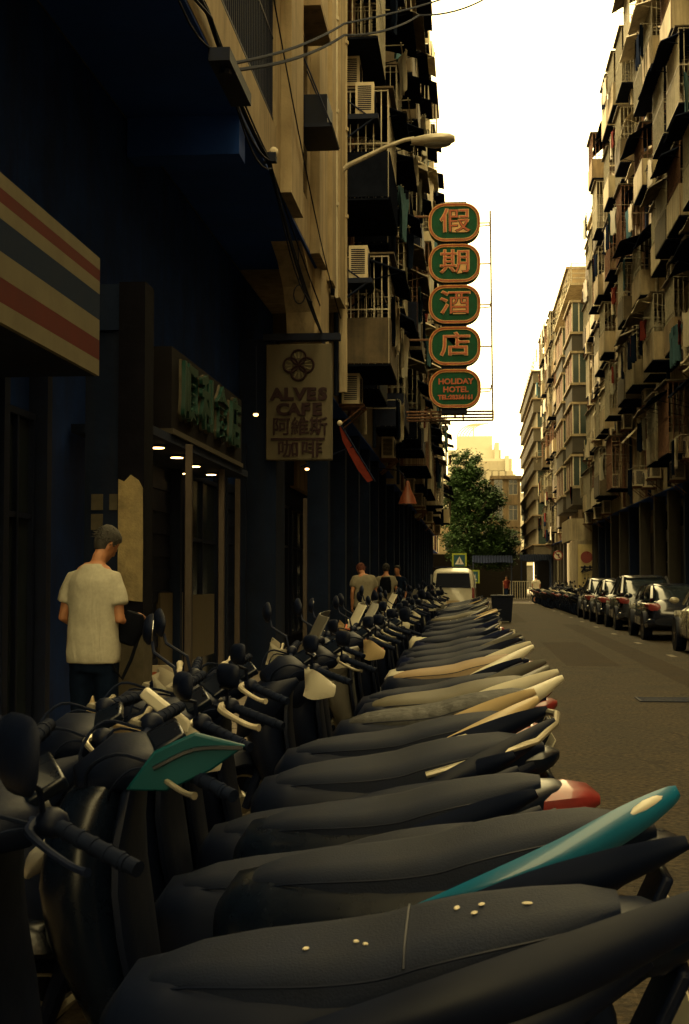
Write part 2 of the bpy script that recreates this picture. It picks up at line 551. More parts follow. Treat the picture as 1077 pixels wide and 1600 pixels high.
def e_awning(par, y, z, w_, d, drop, mat, wavy=True, x=0.0):
    def fn():
        b = MB()
        n = max(8, int(w_ / .09))
        a, c = [], []
        for i in range(n + 1):
            yy = -w_ / 2 + w_ * i / n
            q = .022 * (1 if i % 2 else -1) if wavy else 0
            a.append((yy, q))
        vs, fs = [], []
        for yy, q in a:
            sg = .0 if not wavy else .03 * math.sin(yy * 3.1)
            vs += [(0, yy, q), (d * .55, yy, -drop * .5 + q), (d, yy, -drop + q + sg), (d, yy, -drop + q - .02 + sg), (d * .55, yy, -drop * .5 + q - .018), (0, yy, q - .018)]
        for i in range(n):
            o = i * 6
            for k in range(5):
                fs.append((o + k, o + k + 1, o + k + 7, o + k + 6))
            fs.append((o + 5, o, o + 6, o + 11))
        b.raw(vs, fs)
        # stays
        for s in (-1, 1):
            b.tube([(0, s * (w_ / 2 - .08), -drop - .25), (d * .92, s * (w_ / 2 - .08), -drop * .92 - .03)], .012, 5)
        return b.mesh('awning', mat, True, 30)
    return put('awning', cached(('awn', round(w_, 2), d, drop, mat.name, wavy), fn), par, (x, y, z))

def ac_meshes():
    body = MB().box(.06, .38, -.41, .41, 0, .56).mesh('air_conditioner', m_acbox, False)
    g = MB()
    for s in (-1, 1):
        for i in range(13):
            zz = .07 + i * .034
            g.box(.10, .335, s * .41 - .004 if s > 0 else -.416, .416 if s > 0 else -.406, zz, zz + .02)
    g.tube([(.381, -.08 + .21 * math.cos(t * PI / 9), .28 + .21 * math.sin(t * PI / 9)) for t in range(18)], .012, 5, closed=True)
    for i in range(9):
        zz = .11 + i * .0425
        hw = math.sqrt(max(0, .2 ** 2 - (zz - .28) ** 2))
        g.box(.380, .388, -.08 - hw, -.08 + hw, zz - .008, zz + .008)
    gr_ = g.mesh('fan_grille', m_steel_d)
    br = MB()
    for s in (-.3, .3):
        br.box(0, .46, s - .02, s + .02, -.045, -.005)
        br.tube([(0.01, s, -.38), (.42, s, -.05)], .014, 5)
    br.box(0, .46, -.42, .42, -.004, -.001)
    return body, gr_, br.mesh('bracket', m_rust)
AC = ac_meshes()
def e_ac(par, y, z, rot=0, x=0):
    o = put('air_conditioner', AC[0], par, (x, y, z), (0, 0, rot))
    put('fan_grille', AC[1], o)
    put('bracket', AC[2], o)
    return o

def garment_mesh(kind, mat):
    r = random.Random(kind)
    b = MB()
    w_, h = r.uniform(.3, .55), r.uniform(.5, .95)
    n, k = 7, 6
    vs, fs = [], []
    for side in (0, 1):
        for j in range(k + 1):
            for i in range(n + 1):
                u = i / n - .5
                v = j / k
                ww = w_ * (1.0 if v > .25 or kind % 2 else 1.35)
                vs.append((.02 * math.sin(u * 14 + v * 3) + (.018 if side else -.018), u * ww * (1 - .12 * v * (kind % 3)), -v * h + .03 * math.sin(u * 9 + kind)))
    N = (n + 1) * (k + 1)
    for j in range(k):
        for i in range(n):
            q = j * (n + 1) + i
            fs.append((q, q + 1, q + n + 2, q + n + 1))
            fs.append((N + q, N + q + n + 1, N + q + n + 2, N + q + 1))
    return b.raw(vs, fs).mesh('garment', mat, True, 60)
GARM = [garment_mesh(i, m) for i, m in enumerate((m_cloth_w, m_cloth_d, m_cloth_b, m_cloth_w, m_cloth_r, m_cloth_d, m_shirt))]
def e_laundry(par, y, z, w_, rng, x=0.0, d=.7):
    def fn():
        b = MB()
        b.tube([(d, -w_ / 2, 0), (d, w_ / 2, 0)], .014, 6)
        for s in (-1, 1):
            b.tube([(0, s * w_ * .42, .0), (d + .05, s * w_ * .42, 0)], .012, 5)
        return b.mesh('laundry_rack', m_bar)
    o = put('laundry_rack', cached(('lau', round(w_, 1), d), fn), par, (x, y, z))
    yy = -w_ / 2 + .25
    while yy < w_ / 2 - .2:
        if rng.random() < .7:
            put('garment', rng.choice(GARM), o, (d, yy, -.01), (0, 0, rng.uniform(-.3, .3)))
        yy += rng.uniform(.35, .6)
    return o

def e_pipe(par, y, z0, z1, r=.05, mat=None, x=.07):
    h = round(z1 - z0, 2)
    def fn():
        b = MB().tube([(0, 0, 0), (0, 0, h)], r, 8)
        for k in range(1, int(h / 1.5)):
            b.tube([(0, 0, k * 1.5 - .03), (0, 0, k * 1.5 + .03)], r * 1.3, 8)
        return b.mesh('drain_pipe', mat or m_whitemetal)
    return put('drain_pipe', cached(('pipe', h, r, (mat or m_whitemetal).name), fn), par, (x, y, z0))

def wall_mesh(L, zg, floors, fh, cells, depth, arc, sill, winh, top, ww):
    """back wall with piers and spandrels standing proud, so windows sit in recesses"""
    b = MB()
    b.box(-depth, -.18, 0, L, zg, top)
    
    z = zg
    cw = L / cells
    for f in range(floors):
        zb = zg + f * fh
        b.box(-.182, 0, .001, L - .001, zb + (.001 if f else 0), zb + sill)
        zt = zb + sill + winh
        b.box(-.181, -.001, 0.001, L - .001, zt, zb + fh - .001)
        for c in range(cells + 1):
            y0 = 0.001 if c == 0 else c * cw - (cw - ww) / 2
            y1 = L - .001 if c == cells else c * cw + (cw - ww) / 2
            b.box(-.183, -.002, y0, y1, zb + sill + .001, zt - .001)
    ztop = zg + floors * fh
    if top > ztop:
        b.box(-.184, -.0015, .002, L - .002, ztop, top)
    return b

def building(name, label, side, X, y0, y1, zg=4.2, floors=6, fh=2.9, cw=2.6, depth=9, arc=1.2, wall=None, seed=1, sill=.95, winh=1.35,
             dens=(.5, .45, .5, .35), cage_d=(.5, .9), ww=1.5, parapet=1.0, skip=lambda f, c: False, shops=True, detail=True, awn=None, awd=9, pans=None):
    L = y1 - y0
    rng = random.Random(seed)
    cells = max(1, round(L / cw))
    cw = L / cells
    top = zg + floors * fh + parapet
    root = empty(name, (X, y0, 0) if side < 0 else (X, y1, 0), (0, 0, 0 if side < 0 else PI))
    tag(root, label, 'building', 'apartment buildings lining the street')
    wall_mesh(L, zg, floors, fh, cells, depth, arc, sill, winh, top, ww).build('wall', wall or m_wall_a, root, smooth=False)
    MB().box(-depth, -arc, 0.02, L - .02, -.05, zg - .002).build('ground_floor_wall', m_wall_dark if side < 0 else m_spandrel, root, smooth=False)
    MB().box(-depth - .05, .12, -.03, L + .03, top + .001, top + .14).build('roof_edge', wall or m_wall_a, root, smooth=False)
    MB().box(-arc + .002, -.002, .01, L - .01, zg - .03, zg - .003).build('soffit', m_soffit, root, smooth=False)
    awns = awn or [m_awn_d, m_awn_d, m_awn_b, m_awn_p]
    for f in range(floors):
        for c in range(cells):
            y = (c + .5) * cw
            z = zg + f * fh + sill
            e_window(root, y, z, ww, winh, -.16, n=2 if ww < 1.8 else 3)
            if not detail or skip(f, c):
                continue
            has = False
            if rng.random() < dens[0]:
                d = rng.choice(cage_d if len(cage_d) > 2 else (.55, .75, cage_d[1]))
                e_cage(root, y, z - .35, round(ww + rng.choice((.2, .5, .7)), 2), winh + .55, d, rng.choice((m_bar, m_bar, m_rust, m_whitemetal)), panel=rng.choice(pans or (None, None, m_awn_p, m_wall_b, m_awn_b)))
                has = True
            if rng.random() < dens[1]:
                e_awning(root, y + rng.uniform(-.1, .1), z + winh + .32, rng.choice((1.9, 2.2, 2.5)), min(awd, rng.choice((.8, 1.1, 1.3)) if not has else 1.25), rng.choice((.3, .45, .6)), rng.choice(awns))
            if rng.random() < dens[2]:
                e_ac(root, y + (cw * .5 - .1) * rng.choice((-1, 1)) * (1 if 0 < c < cells - 1 else .0), z - rng.choice((.75, .55, .1)) if not has else z - .95, 0, 0.0)
            if rng.random() < dens[3]:
                e_laundry(root, y, z - .1 if not has else z + .9, 1.8, rng, d=.75 if not has else 1.0)
    for c in range(cells + 1):
        if rng.random() < .6:
            e_pipe(root, min(L - .12, max(.12, c * cw + rng.uniform(-.15, .15))), zg, top - .6, rng.choice((.045, .06)), rng.choice((m_whitemetal, m_rust, m_wall_dark)))
    if shops:
        n = max(1, int(L / 3.2))
        sw = L / n
        for i in range(n):
            y = (i + .5) * sw
            k = rng.random()
            w_ = round(sw - .5, 2)
            if k < .6:
                def sh():
                    b = MB()
                    for q in range(24):
                        b.box(0, .03 + .02 * (q % 2), -w_ / 2, w_ / 2, q * .125, q * .125 + .124)
                    return b.mesh('shutter', m_steel_d, False)
                put('shutter', cached(('sh', w_, side), sh), root, (-arc, y, .13))
            else:
                e_window(root, y, .35, w_, 2.5, -arc + .002, m_steel_d, 3)
            put('shop_sign', MB().box(0, .14, -w_ / 2, w_ / 2, 0, .62).mesh('shop_sign', rng.choice((m_wall_dark, m_awn_d, m_redp, m_wall_c)), False), root, (-arc + .03, y, 3.25))
            MB().box(-.42, -.06, i * sw + .02, i * sw + .36, .13, zg - .035).build('pillar', m_wall_dark if side < 0 else rng.choice((m_wall_dark, m_spandrel)), root, smooth=False)
    return root

# ---- left side
def L1():
    """nearest left building: upper wall overhanging a dark arcade"""
    y0, y1, X, S = -26.0, 24.0, -2.2, 6.0
    r = empty('arcade_building', (X, y0, 0))
    tag(r, 'tan plastered building overhanging the dark arcade behind the man', 'building', 'apartment buildings lining the street')
    L = y1 - y0
    def Y(y): return y - y0
    b = MB()
    top = 21.0
    b.box(-9, -.35, 0, L, S, top)
    # facade strips (local x=0 is the street face)
    wins = [(-20, -15), (-12, -7), (-4, 1), (3.4, 8.6), (11.2, 16.0)]
    thin = [(17.9, 19.1)]
    sill = 6.62
    b.box(-.35, 0, 0, L, S, sill)
    for k in range(5):
        zb = sill + k * 2.95
        zt = zb + 2.15
        if zt > top: break
        b.box(-.351, -.001, .001, L - .001, zt, min(top, zb + 2.95))
        e = 0.002
        prev = 0.002
        for a, c in wins + thin:
            b.box(-.352, -.002, prev, Y(a), zb, zt)
            prev = Y(c)
        b.box(-.352, -.002, prev, L - .002, zb, zt)
    # pilasters
    for a, c in ((16.35, 17.55), (19.5, 20.6), (21.3, 21.9), (22.6, 23.6)):
        b.box(0, .13, Y(a), Y(c), S - .02, top)
    # columns that drop to the arcade front at the end of the building, with a haunch
    b.box(-.45, .05, Y(20.4), Y(21.6), 4.95, S)
    # ground floor wall behind
    b.build('wall', m_wall_a, r, smooth=False)
    h = MB()
    prof = [(20.4, S - .002), (20.4, 4.97), (20.25, 5.3), (19.9, 5.6), (19.3, 5.85), (18.5, S - .002)]
    h.prism([(Y(a), z) for a, z in prof], -.44, -.04, lambda a, z, d: (d, a, z))
    h.build('haunch', m_wall_a, r, smooth=False)
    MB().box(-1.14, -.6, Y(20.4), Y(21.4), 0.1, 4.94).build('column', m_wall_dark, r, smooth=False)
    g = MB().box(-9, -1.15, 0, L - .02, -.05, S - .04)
    g.build('arcade_wall', M('arcade_shade_blue', (.010, .036, .17), .9, 0, .4, 1.5, .1, .1, streak=.4), r, smooth=False)  # navy shade of the arcade put into the wall colour
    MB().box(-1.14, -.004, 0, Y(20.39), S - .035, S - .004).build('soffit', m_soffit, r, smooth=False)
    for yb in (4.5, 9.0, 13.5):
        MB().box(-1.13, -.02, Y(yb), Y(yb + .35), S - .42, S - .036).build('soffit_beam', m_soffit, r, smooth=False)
    MB().box(-9, .16, 0, L + .02, top + .001, top + .2).build('roof_edge', m_wall_a, r, smooth=False)
    # barred windows
    for k in range(5):
        zb = sill + k * 2.95
        for a, c in wins + thin:
            w_ = c - a
            e_window(r, Y((a + c) / 2), zb, round(w_, 2), 2.15, -.34, m_steel_d, max(2, int(w_ / 1.2)))
            if (k < 2 and c > 2):
                bars = MB()
                n = int(w_ / .115)
                for i in range(n + 1):
                    yy = Y(a) + .04 + (w_ - .08) * i / n
                    bars.box(-.06, -.04, yy - .009, yy + .009, zb + .02, zb + 2.13)
                for q in (.1, 1.05, 2.0):  # dark box put in for the deep shade under the tree
                    bars.box(-.063, -.037, Y(a), Y(c), zb + q, zb + q + .03)
                bars.build('window_bars', m_steel_d, r, smooth=False)
    # shade canopies over the big barred windows
    for k in range(3):
        zb = sill + k * 2.95
        for a, c in ((11.0, 16.2), (17.8, 19.2)):
            MB().box(0.001, .32, Y(a), Y(c), zb + 2.18, zb + 2.26).build('window_hood', m_wall_c, r, smooth=False)
    e_pipe(r, Y(22.25), S - .1, top, .06, m_whitemetal)
    e_pipe(r, Y(22.0), S - .1, top, .035, m_steel_d)
    e_pipe(r, Y(23.8), S - 1.4, top, .075, m_wall_b)
    # arcade shutters / door frames behind
    for i, (a, c) in enumerate(((4.6, 7.4), (7.6, 9.2), (9.6, 10.6), (13.4, 15.6), (16.2, 18.4), (18.6, 20.2))):
        w_ = c - a
        q = MB()
        for j in range(22):
            q.box(0, .025 + .02 * (j % 2), -w_ / 2 + .08, w_ / 2 - .08, .13 + j * .12, .13 + j * .12 + .119)
        if i in (0, 3, 5):
            q.build('shutter', m_steel_d, r, (-1.148, Y((a + c) / 2), 0), smooth=False)
        else:
            e_window(r, Y((a + c) / 2), .2, round(w_ - .2, 2), 2.5, -1.148, m_steel_d, 2)
        for s in (a, c):
            MB().box(-1.146, -1.0, Y(s) - .06, Y(s) + .06, .13, 3.4).build('door_post', m_wall_dark if i % 2 else m_steel_d, r, smooth=False)
    return r
arcade = L1()

building('apartment_block', 'dark cluttered balcony building next to the tan arcade building, holding the hotel sign', -1, -2.35, 24.1, 44, zg=4.6, floors=6, fh=2.9, cw=3.3,
         wall=M('plaster_dark', (.10, .078, .05), .9, 0, .3, 1.5, .2, .2, streak=.6), seed=11, pans=(None, m_awn_d, m_awn_d, m_steel_d, m_awn_b), dens=(.75, .9, .6, .55), cage_d=(.6, .95), awn=[m_awn_d, m_awn_d, m_awn_d, m_awn_b], ww=1.9)  # darker plaster colour than the blocks around it
building('apartment_block', 'tall left hand block with cages and awnings just beyond the hotel sign', -1, -2.3, 44.1, 64, zg=4.4, floors=6, fh=2.9, cw=2.9,
         wall=m_wall_a, seed=12, dens=(.7, .7, .6, .5), cage_d=(.6, .95), ww=1.7)
building('apartment_block', 'last left hand block before the tree, with awnings over the pavement', -1, -2.2, 64.1, 90, zg=4.2, floors=5, fh=2.9, cw=3.0,
         wall=m_wall_b, seed=13, dens=(.6, .6, .5, .4), cage_d=(.6, .95), ww=1.7)

building('apartment_block', 'unseen brown block beyond the tree, added to shade the right hand facades', -1, -3.4, 104, 156, zg=4.2, floors=6, fh=2.9, cw=3.4, wall=m_wall_c, seed=14, detail=False, shops=False)  # added out of view to keep sun off the far right buildings
# ---- right side
building('apartment_block', 'brown right hand block beside the silver car, nearest to the camera', 1, 6.0, -28, 27.9, zg=4.2, floors=5, fh=2.9, cw=3.2,
         wall=m_wall_c, seed=20, detail=False, parapet=3.0)
building('apartment_block', 'nearest right hand block hung with dark awnings, cages and laundry', 1, 6.0, 28, 47.9, zg=4.2, floors=6, fh=2.85, cw=2.5,
         wall=m_wall_a, seed=24, dens=(.55, .8, .6, .4), cage_d=(.6, .8), awd=1.2, pans=(None, None, m_wall_a, m_wall_c, m_awn_b, m_wall_b), awn=[m_awn_d, m_awn_d, m_awn_b, m_awn_p])
building('apartment_block', 'second right hand block with tan parapets and white window cages', 1, 5.95, 48, 61.9, zg=4.2, floors=6, fh=2.7, cw=2.3,
         wall=m_wall_a, seed=25, pans=(None, None, m_wall_a, m_wall_b, m_awn_b, m_wall_c), dens=(.8, .5, .6, .3), cage_d=(.6, .8), awd=.65, awn=[m_awn_d, m_awn_d, m_awn_b, m_awn_p])
building('apartment_block', 'narrow right hand block above the arcade, just before the bay windows', 1, 6.05, 62, 72.4, zg=4.2, floors=5, fh=2.75, cw=2.3, arc=1.0,
         wall=m_wall_a, seed=26, dens=(.8, .3, .5, .1), cage_d=(.35, .42, .3), awd=.4, parapet=1.2)

def R3():
    X, y0, y1 = 6.0, 72.5, 86.4
    r = empty('bay_window_building', (X, y1, 0), (0, 0, PI))
    tag(r, 'building with stacked white framed bay windows and red brown panels', 'building', 'apartment buildings lining the street')
    L = y1 - y0
    top = 16.4
    MB().box(-9, 0, 0, L, 3.6, top).build('wall', m_wall_c, r, smooth=False)
    MB().box(-8, .2, .05, L - .05, -.05, 3.58).build('ground_floor_wall', m_wall_b, r, smooth=False)
    zs = [6.15, 8.8, 11.4, 14.0]
    for bi, (a, c) in enumerate(((L - 5.0, L - .02), (.6, 6.4))):
        for z in zs:
            w_ = c - a
            y = (a + c) / 2
            # spandrel box below, slab lines, glass near end, red brown street panels
            MB().box(.001, .82, a, c, z - .95, z - .12).build('bay_spandrel', m_spandrel, r, smooth=False)
            sl = MB().box(0.002, .92, a - .08, c + .08, z - .12, z).box(.002, .92, a - .08, c + .08, z + 1.5, z + 1.62)
            sl.build('bay_slab', m_wall_a, r, smooth=False)
            fr = MB()
            for yy in (a, c - .07):
                for xx in (.01, .42, .76):
                    fr.box(xx, xx + .06, yy, yy + .07, z + .001, z + 1.499)
            for i in range(1, 3):
                yy = a + w_ * i / 3
                fr.box(.755, .825, yy - .05, yy + .05, z + .001, z + 1.499)
            f = fr.build('bay_window', m_whitemetal, r, smooth=False)
            MB().box(.03, .78, a + .02, c - .02, z + .002, z + 1.498).build('window_pane', m_glass_g, f, smooth=False)
            for i in range(2):
                yy = a + w_ * (i + .5) / 2
                MB().box(.782, .80, yy - w_ * .2, yy + w_ * .2, z + .05, z + 1.45).build('red_panel', m_rust, f, smooth=False)
    # small side balconies with railings between camera and bays
    MB().box(.0, .9, 0, L, top, top + .12).build('roof_edge', m_wall_b, r, smooth=False)
    rl = MB()
    for zz in (.25, .5, .75, 1.0):
        rl.tube([(.8, L - .1, top + .12 + zz), (.8, .1, top + .12 + zz)], .02, 5)
        rl.tube([(.8, L - .1, top + .12 + zz), (-3, L - .1, top + .12 + zz)], .02, 5)
    for k in range(9):
        rl.tube([(.8, L - .1 - k * 1.6, top + .1), (.8, L - .1 - k * 1.6, top + 1.15)], .022, 5)
    rl.build('roof_railing', m_bar, r)
    # first floor balcony over the white end wall
    MB().box(.81, 1.0, L - 6, L + .1, 3.4, 4.5).box(-.9, .81, L + .01, L + .12, 3.4, 4.5).build('balcony_parapet', m_wall_b, r, smooth=False)
    # the white painted end wall with a red round emblem and black characters
    return r
bay = R3()
# emblem and writing on the painted end wall (faces the camera)
em = empty('painted_shop_sign', (6.25, 72.42, 0))
tag(em, 'cream end wall sign with red round emblem and black characters below the bay windows', 'sign')
MB().box(-.85, .8, -.03, .03, .9, 3.2).build('sign_board', M('sign_board_cream', (.52, .42, .2), .8, 0, .12, 2, streak=.3, stain=(.2, .15, .08)), em, smooth=False)
MB().tube([(-.42, -.075, 2.55), (-.42, -.032, 2.55)], .3, 24).build('emblem', m_redp, em)
put('character', text_mesh('葡', .75, .02, .012, 'character', m_steel_d), em, (-.38, -.055, 1.72), (PI / 2, 0, 0))
put('character', text_mesh('國', .5, .02, .01, 'character', m_letters), em, (.36, -.055, 1.75), (PI / 2, 0, 0))

building('apartment_block', 'tan building with rounded balconies between the bay windows and the grey block', 1, 6.0, 86.6, 108, zg=4.0, floors=6, fh=2.55, cw=2.6,
         wall=M('plaster_umber', (.17, .125, .07), .9, 0, .3, 1.3, .2, .2, streak=.7, stain=(.05, .04, .03)), pans=(None, m_awn_b, m_wall_c, m_wall_a), seed=31, dens=(.75, .5, .4, .35), cage_d=(.5, .6), awd=.6)

def R5():
    X, y0, y1 = 5.0, 112.5, 141
    r = empty('grey_block', (X, y1, 0), (0, 0, PI))
    tag(r, 'grey corner block with long continuous window bands on every floor', 'building', 'apartment buildings lining the street')
    L = y1 - y0
    fh, n, zg = 2.3, 6, 3.2
    top = zg + n * fh
    MB().box(-12, -.35, .35, L - .35, zg, top).build('wall', m_glass_g, r, smooth=False)
    MB().box(-12, -1.2, 1.0, L, 0, zg).build('ground_floor_wall', m_wall_dark, r, smooth=False)
    for k in range(n + 1):
        z = zg + k * fh
        h = 1.0 if k < n else .9
        MB().box(-12, 0, 0, L, z - .1, z + h - .1).build('floor_band', m_wall_d, r, smooth=False)
        MB().box(-12, .14, -.1, L + .14, z + h - .098, z + h).build('sill', m_wall_c, r, smooth=False)
        if k < n:
            mm = cached(('mull', fh), lambda: MB().box(-.06, .06, -.05, .05, 0, fh - 1.104).mesh('window_mullion', m_alu, False))
            for i in range(24):
                put('window_mullion', mm, r, (-.28, L - .3 - i * 1.18, z + h + .002))
            for i in range(1, 10):
                put('window_mullion', mm, r, (-.3 - i * 1.1, L - .27, z + h + .002))
    rl = MB()
    for zz in (.4, .75, 1.1):
        rl.tube([(-.1, L - .1, top + .9 + zz), (-.1, 3, top + .9 + zz)], .025, 5)
        rl.tube([(-.1, L - .1, top + .9 + zz), (-9, L - .1, top + .9 + zz)], .025, 5)
    for k in range(12):
        rl.tube([(-.1, L - .1 - k * 2, top + .8), (-.1, L - .1 - k * 2, top + 2.0)], .025, 5)
    rl.build('roof_railing', m_bar, r)
    return r
R5()

# ---- end of the street
# end-of-street buildings with their faces to the camera
def facing_block(name, label, x0, x1, y, depth, top, wall, n, fh, z0=3.5, ww=1.5, seed=3, lit=False):
    r = empty(name, (x0, y, 0), (0, 0, -PI / 2))
    tag(r, label, 'building', 'buildings at the far end of the street')
    L = x1 - x0
    MB().box(-depth, -.3, .02, L - .02, -.05, z0 - .002).build('ground_floor_wall', m_spandrel, r, smooth=False)
    cells = n
    fl = int((top - z0) / fh)
    wall_mesh(L, z0, fl, fh, cells, depth, .3, .9, 1.4, top, min(ww, L / cells * .7)).build('wall', wall, r, smooth=False)
    MB().box(-depth, .25, -.1, L + .1, top + .001, top + .3).build('roof_edge', wall, r, smooth=False)
    rg = random.Random(seed)
    for f in range(fl):
        for c in range(cells):
            e_window(r, (c + .5) * L / cells, z0 + f * fh + .9, round(min(ww, L / cells * .7), 2), 1.4, -.16)
            if rg.random() < .3:
                MB().box(.0, 1.0, (c + .1) * L / cells, (c + .9) * L / cells, z0 + f * fh - .1, z0 + f * fh + .85).build('balcony', wall, r, smooth=False)
    return r
m_pale = M('pale_render', (0.34, 0.31, 0.235), 0.9, 0, 0.08, .2)
facing_block('end_block', 'tan apartment block seen end on behind the tree', 1.9, 4.5, 128, 14, 10.4, m_wall_c, 2, 2.3, seed=5, ww=.8)
facing_block('end_block', 'low brown house in the shade behind the tree', -12, 1.4, 152, 8, 8.5, m_wall_a, 6, 2.8, seed=6)

def far_hotel():
    y = 300
    r = empty('far_tower', (0, y, 0))
    tag(r, 'pale stepped tower with curved fins on its roof, paled for haze, behind the tree', 'building', 'buildings at the far end of the street')
    s = y / 2222.2
    def bx(px0, px1, py0, py1, dy=0, name='tower_block', mat=m_pale):
        x0, x1 = (px0 - 735) * s, (px1 - 735) * s
        z0, z1 = CAM_H + (905 - py1) * s, CAM_H + (905 - py0) * s
        return MB().box(x0, x1, dy, dy + 16, z0, z1).build(name, mat, r, smooth=False)
    bx(714, 771, 676, 730, 8)
    bx(700, 784, 700.2, 760, 5)
    bx(700, 801, 716, 775, 2)
    bx(690, 806, 742, 960, 0)
    bx(774, 781, 690, 745, 3, 'tower_pier')
    bx(790, 796, 712, 745, 1.0, 'tower_pier')
    wn = MB().box(-.9, .9, -.3, 0, 0, 2.0).mesh('window', M('haze_pale_window', (.2, .17, .11), .4, 0, .1, 1), False)  # panes paled in their colour to suggest haze; no haze in the air
    for row in range(9):
        for c in range(8):
            px, py = 722 + c * 10.5, 752 + row * 20
            put('window', wn, r, ((px - 735) * s, -.002, CAM_H + (905 - py) * s))
    for c in range(6):
        put('window', wn, r, ((720 + c * 13 - 735) * s, 1.998, CAM_H + (905 - 735) * s))
    for k in range(5):
        cx = (714 + k * 4.6 - 735) * s
        pts = [(cx + 4.5 * (1 - math.cos(t * PI / 16)), 12, CAM_H + (905 - 678) * s + 3.4 * math.sin(t * PI / 16)) for t in range(9)]
        MB().tube(pts, .13, 6).build('roof_fin', m_pale, r)
    MB().tube([((741 - 735) * s, 10, CAM_H + 229 * s), ((741 - 735) * s, 10, CAM_H + 246 * s)], .15, 6).build('mast', m_pale, r)
    # green canopy roof on the terrace in front
    return r
far_hotel()
tc_ = empty('terrace_canopy', (0, 215, 0))
tag(tc_, 'curved green terrace canopy on posts in front of the pale tower', 'canopy')
s_ = 215 / 2222.2
pts = [((750 + i * 7 - 735) * s_, 0, CAM_H + (905 - 752 - 1.5 * math.sin(i * .5) + (i / 9) ** 2 * -9) * s_) for i in range(10)]
cm = MB()
for k in range(9):
    a, b_ = pts[k], pts[k + 1]
    cm.raw([(a[0], 0, a[2]), (b_[0], 0, b_[2]), (b_[0], 5, b_[2] + .5), (a[0], 5, a[2] + .5), (a[0], 0, a[2] - .5), (b_[0], 0, b_[2] - .5), (b_[0], 5, b_[2]), (a[0], 5, a[2])],
           [(0, 1, 2, 3), (7, 6, 5, 4), (0, 4, 5, 1), (1, 5, 6, 2), (2, 6, 7, 3), (3, 7, 4, 0)])
cm.build('canopy_roof', M('canopy_green', (.09, .10, .05), .8), tc_)
pm = MB()
for k in (0, 3, 6, 9):
    pm.tube([(pts[k][0], 1, -2), (pts[k][0], 1, pts[k][2])], .15, 6)
pm.build('canopy_posts', m_pale, tc_)
facing_block('terrace_house', 'cream terrace building under the green canopy', 1.5, 9.5, 216.5, 14, 14.2, m_pale, 4, 2.9, seed=9)

# ---- tree
def tree():
    r = empty('street_tree', (0.2, 100, 0))
    tag(r, 'large dark green street tree closing the view at the end of the road', 'tree')
    rg = random.Random(5)
    t = MB()
    t.tube([(0, 0, -.05), (.05, 0, 1.4), (-.1, .1, 2.8), (0, 0, 4.4), (-.3, 0, 6.5)], [.34, .27, .24, .19, .09], 10)
    limbs = []
    for k in range(12):
        a = k * 2.4
        z = 2.6 + k * .28
        e = Vector((math.cos(a) * rg.uniform(1.2, 2.2), math.sin(a) * rg.uniform(1.2, 2.2), z + rg.uniform(1.0, 2.4)))
        t.tube([(-.05, 0, z), tuple(Vector((0, 0, z)) * .5 + e * .5 + Vector((0, 0, -.15))), tuple(e)], [.11, .07, .03], 6)
    t.build('trunk', m_bark, r)
    # crown: leaf clumps spread through lobes; sky shows between
    lobes = [((-.55, 0, 9.3), (1.05, 1.3, 1.5)), ((-.35, .3, 7.9), (1.6, 1.8, 1.2)), ((-.2, -.2, 6.5), (2.0, 2.0, 1.3)), ((.5, 0, 5.4), (2.3, 2.3, 1.3)),
             ((-.7, .2, 5.2), (1.5, 2.2, 1.9)), ((.9, .3, 7.0), (1.3, 1.6, 1.0)), ((-1.0, .3, 7.4), (.9, 1.2, 1.3)), ((1.2, 0, 4.3), (1.9, 2.0, 1.1)), ((.4, -.2, 2.9), (2.3, 1.8, .8)), ((1.7, 0, 3.0), (1.2, 1.4, .7)), ((-.8, -.3, 4.0), (1.4, 2.0, 1.2)), ((.6, -.4, 3.6), (2.2, 1.8, .9)), ((1.9, .2, 3.7), (1.0, 1.2, .8))]
    c = MB()
    vs, fs = [], []
    for (lc, lr) in lobes:
        sub = []
        for k in range(34):
            d = Vector((rg.gauss(0, 1), rg.gauss(0, 1), rg.gauss(0, 1))).normalized() * rg.uniform(.55, 1.02)
            sub.append(Vector(lc) + Vector((d.x * lr[0], d.y * lr[1], d.z * lr[2])))
        for sc_ in sub:
            rad = rg.uniform(.28, .55)
            for q in range(95):
                p = sc_ + Vector((rg.gauss(0, .55), rg.gauss(0, .55), rg.gauss(0, .42))) * rad
                n = Vector((rg.gauss(0, .6), rg.gauss(0, .6), 1)).normalized()
                u = n.orthogonal().normalized()
                u.rotate(Matrix.Rotation(rg.uniform(0, 6.28), 3, n))
                v = n.cross(u)
                l, w2 = rg.uniform(.09, .17), rg.uniform(.04, .075)
                o = len(vs)
                vs += [p - u * l, p + v * w2 - n * .01, p + u * l, p - v * w2 - n * .01]
                fs.append((o, o + 1, o + 2, o + 3))
    me = bpy.data.meshes.new('crown')
    me.from_pydata([tuple(p) for p in vs], [], fs)
    me.materials.append(m_leaf)
    put('crown', me, r)
tree()
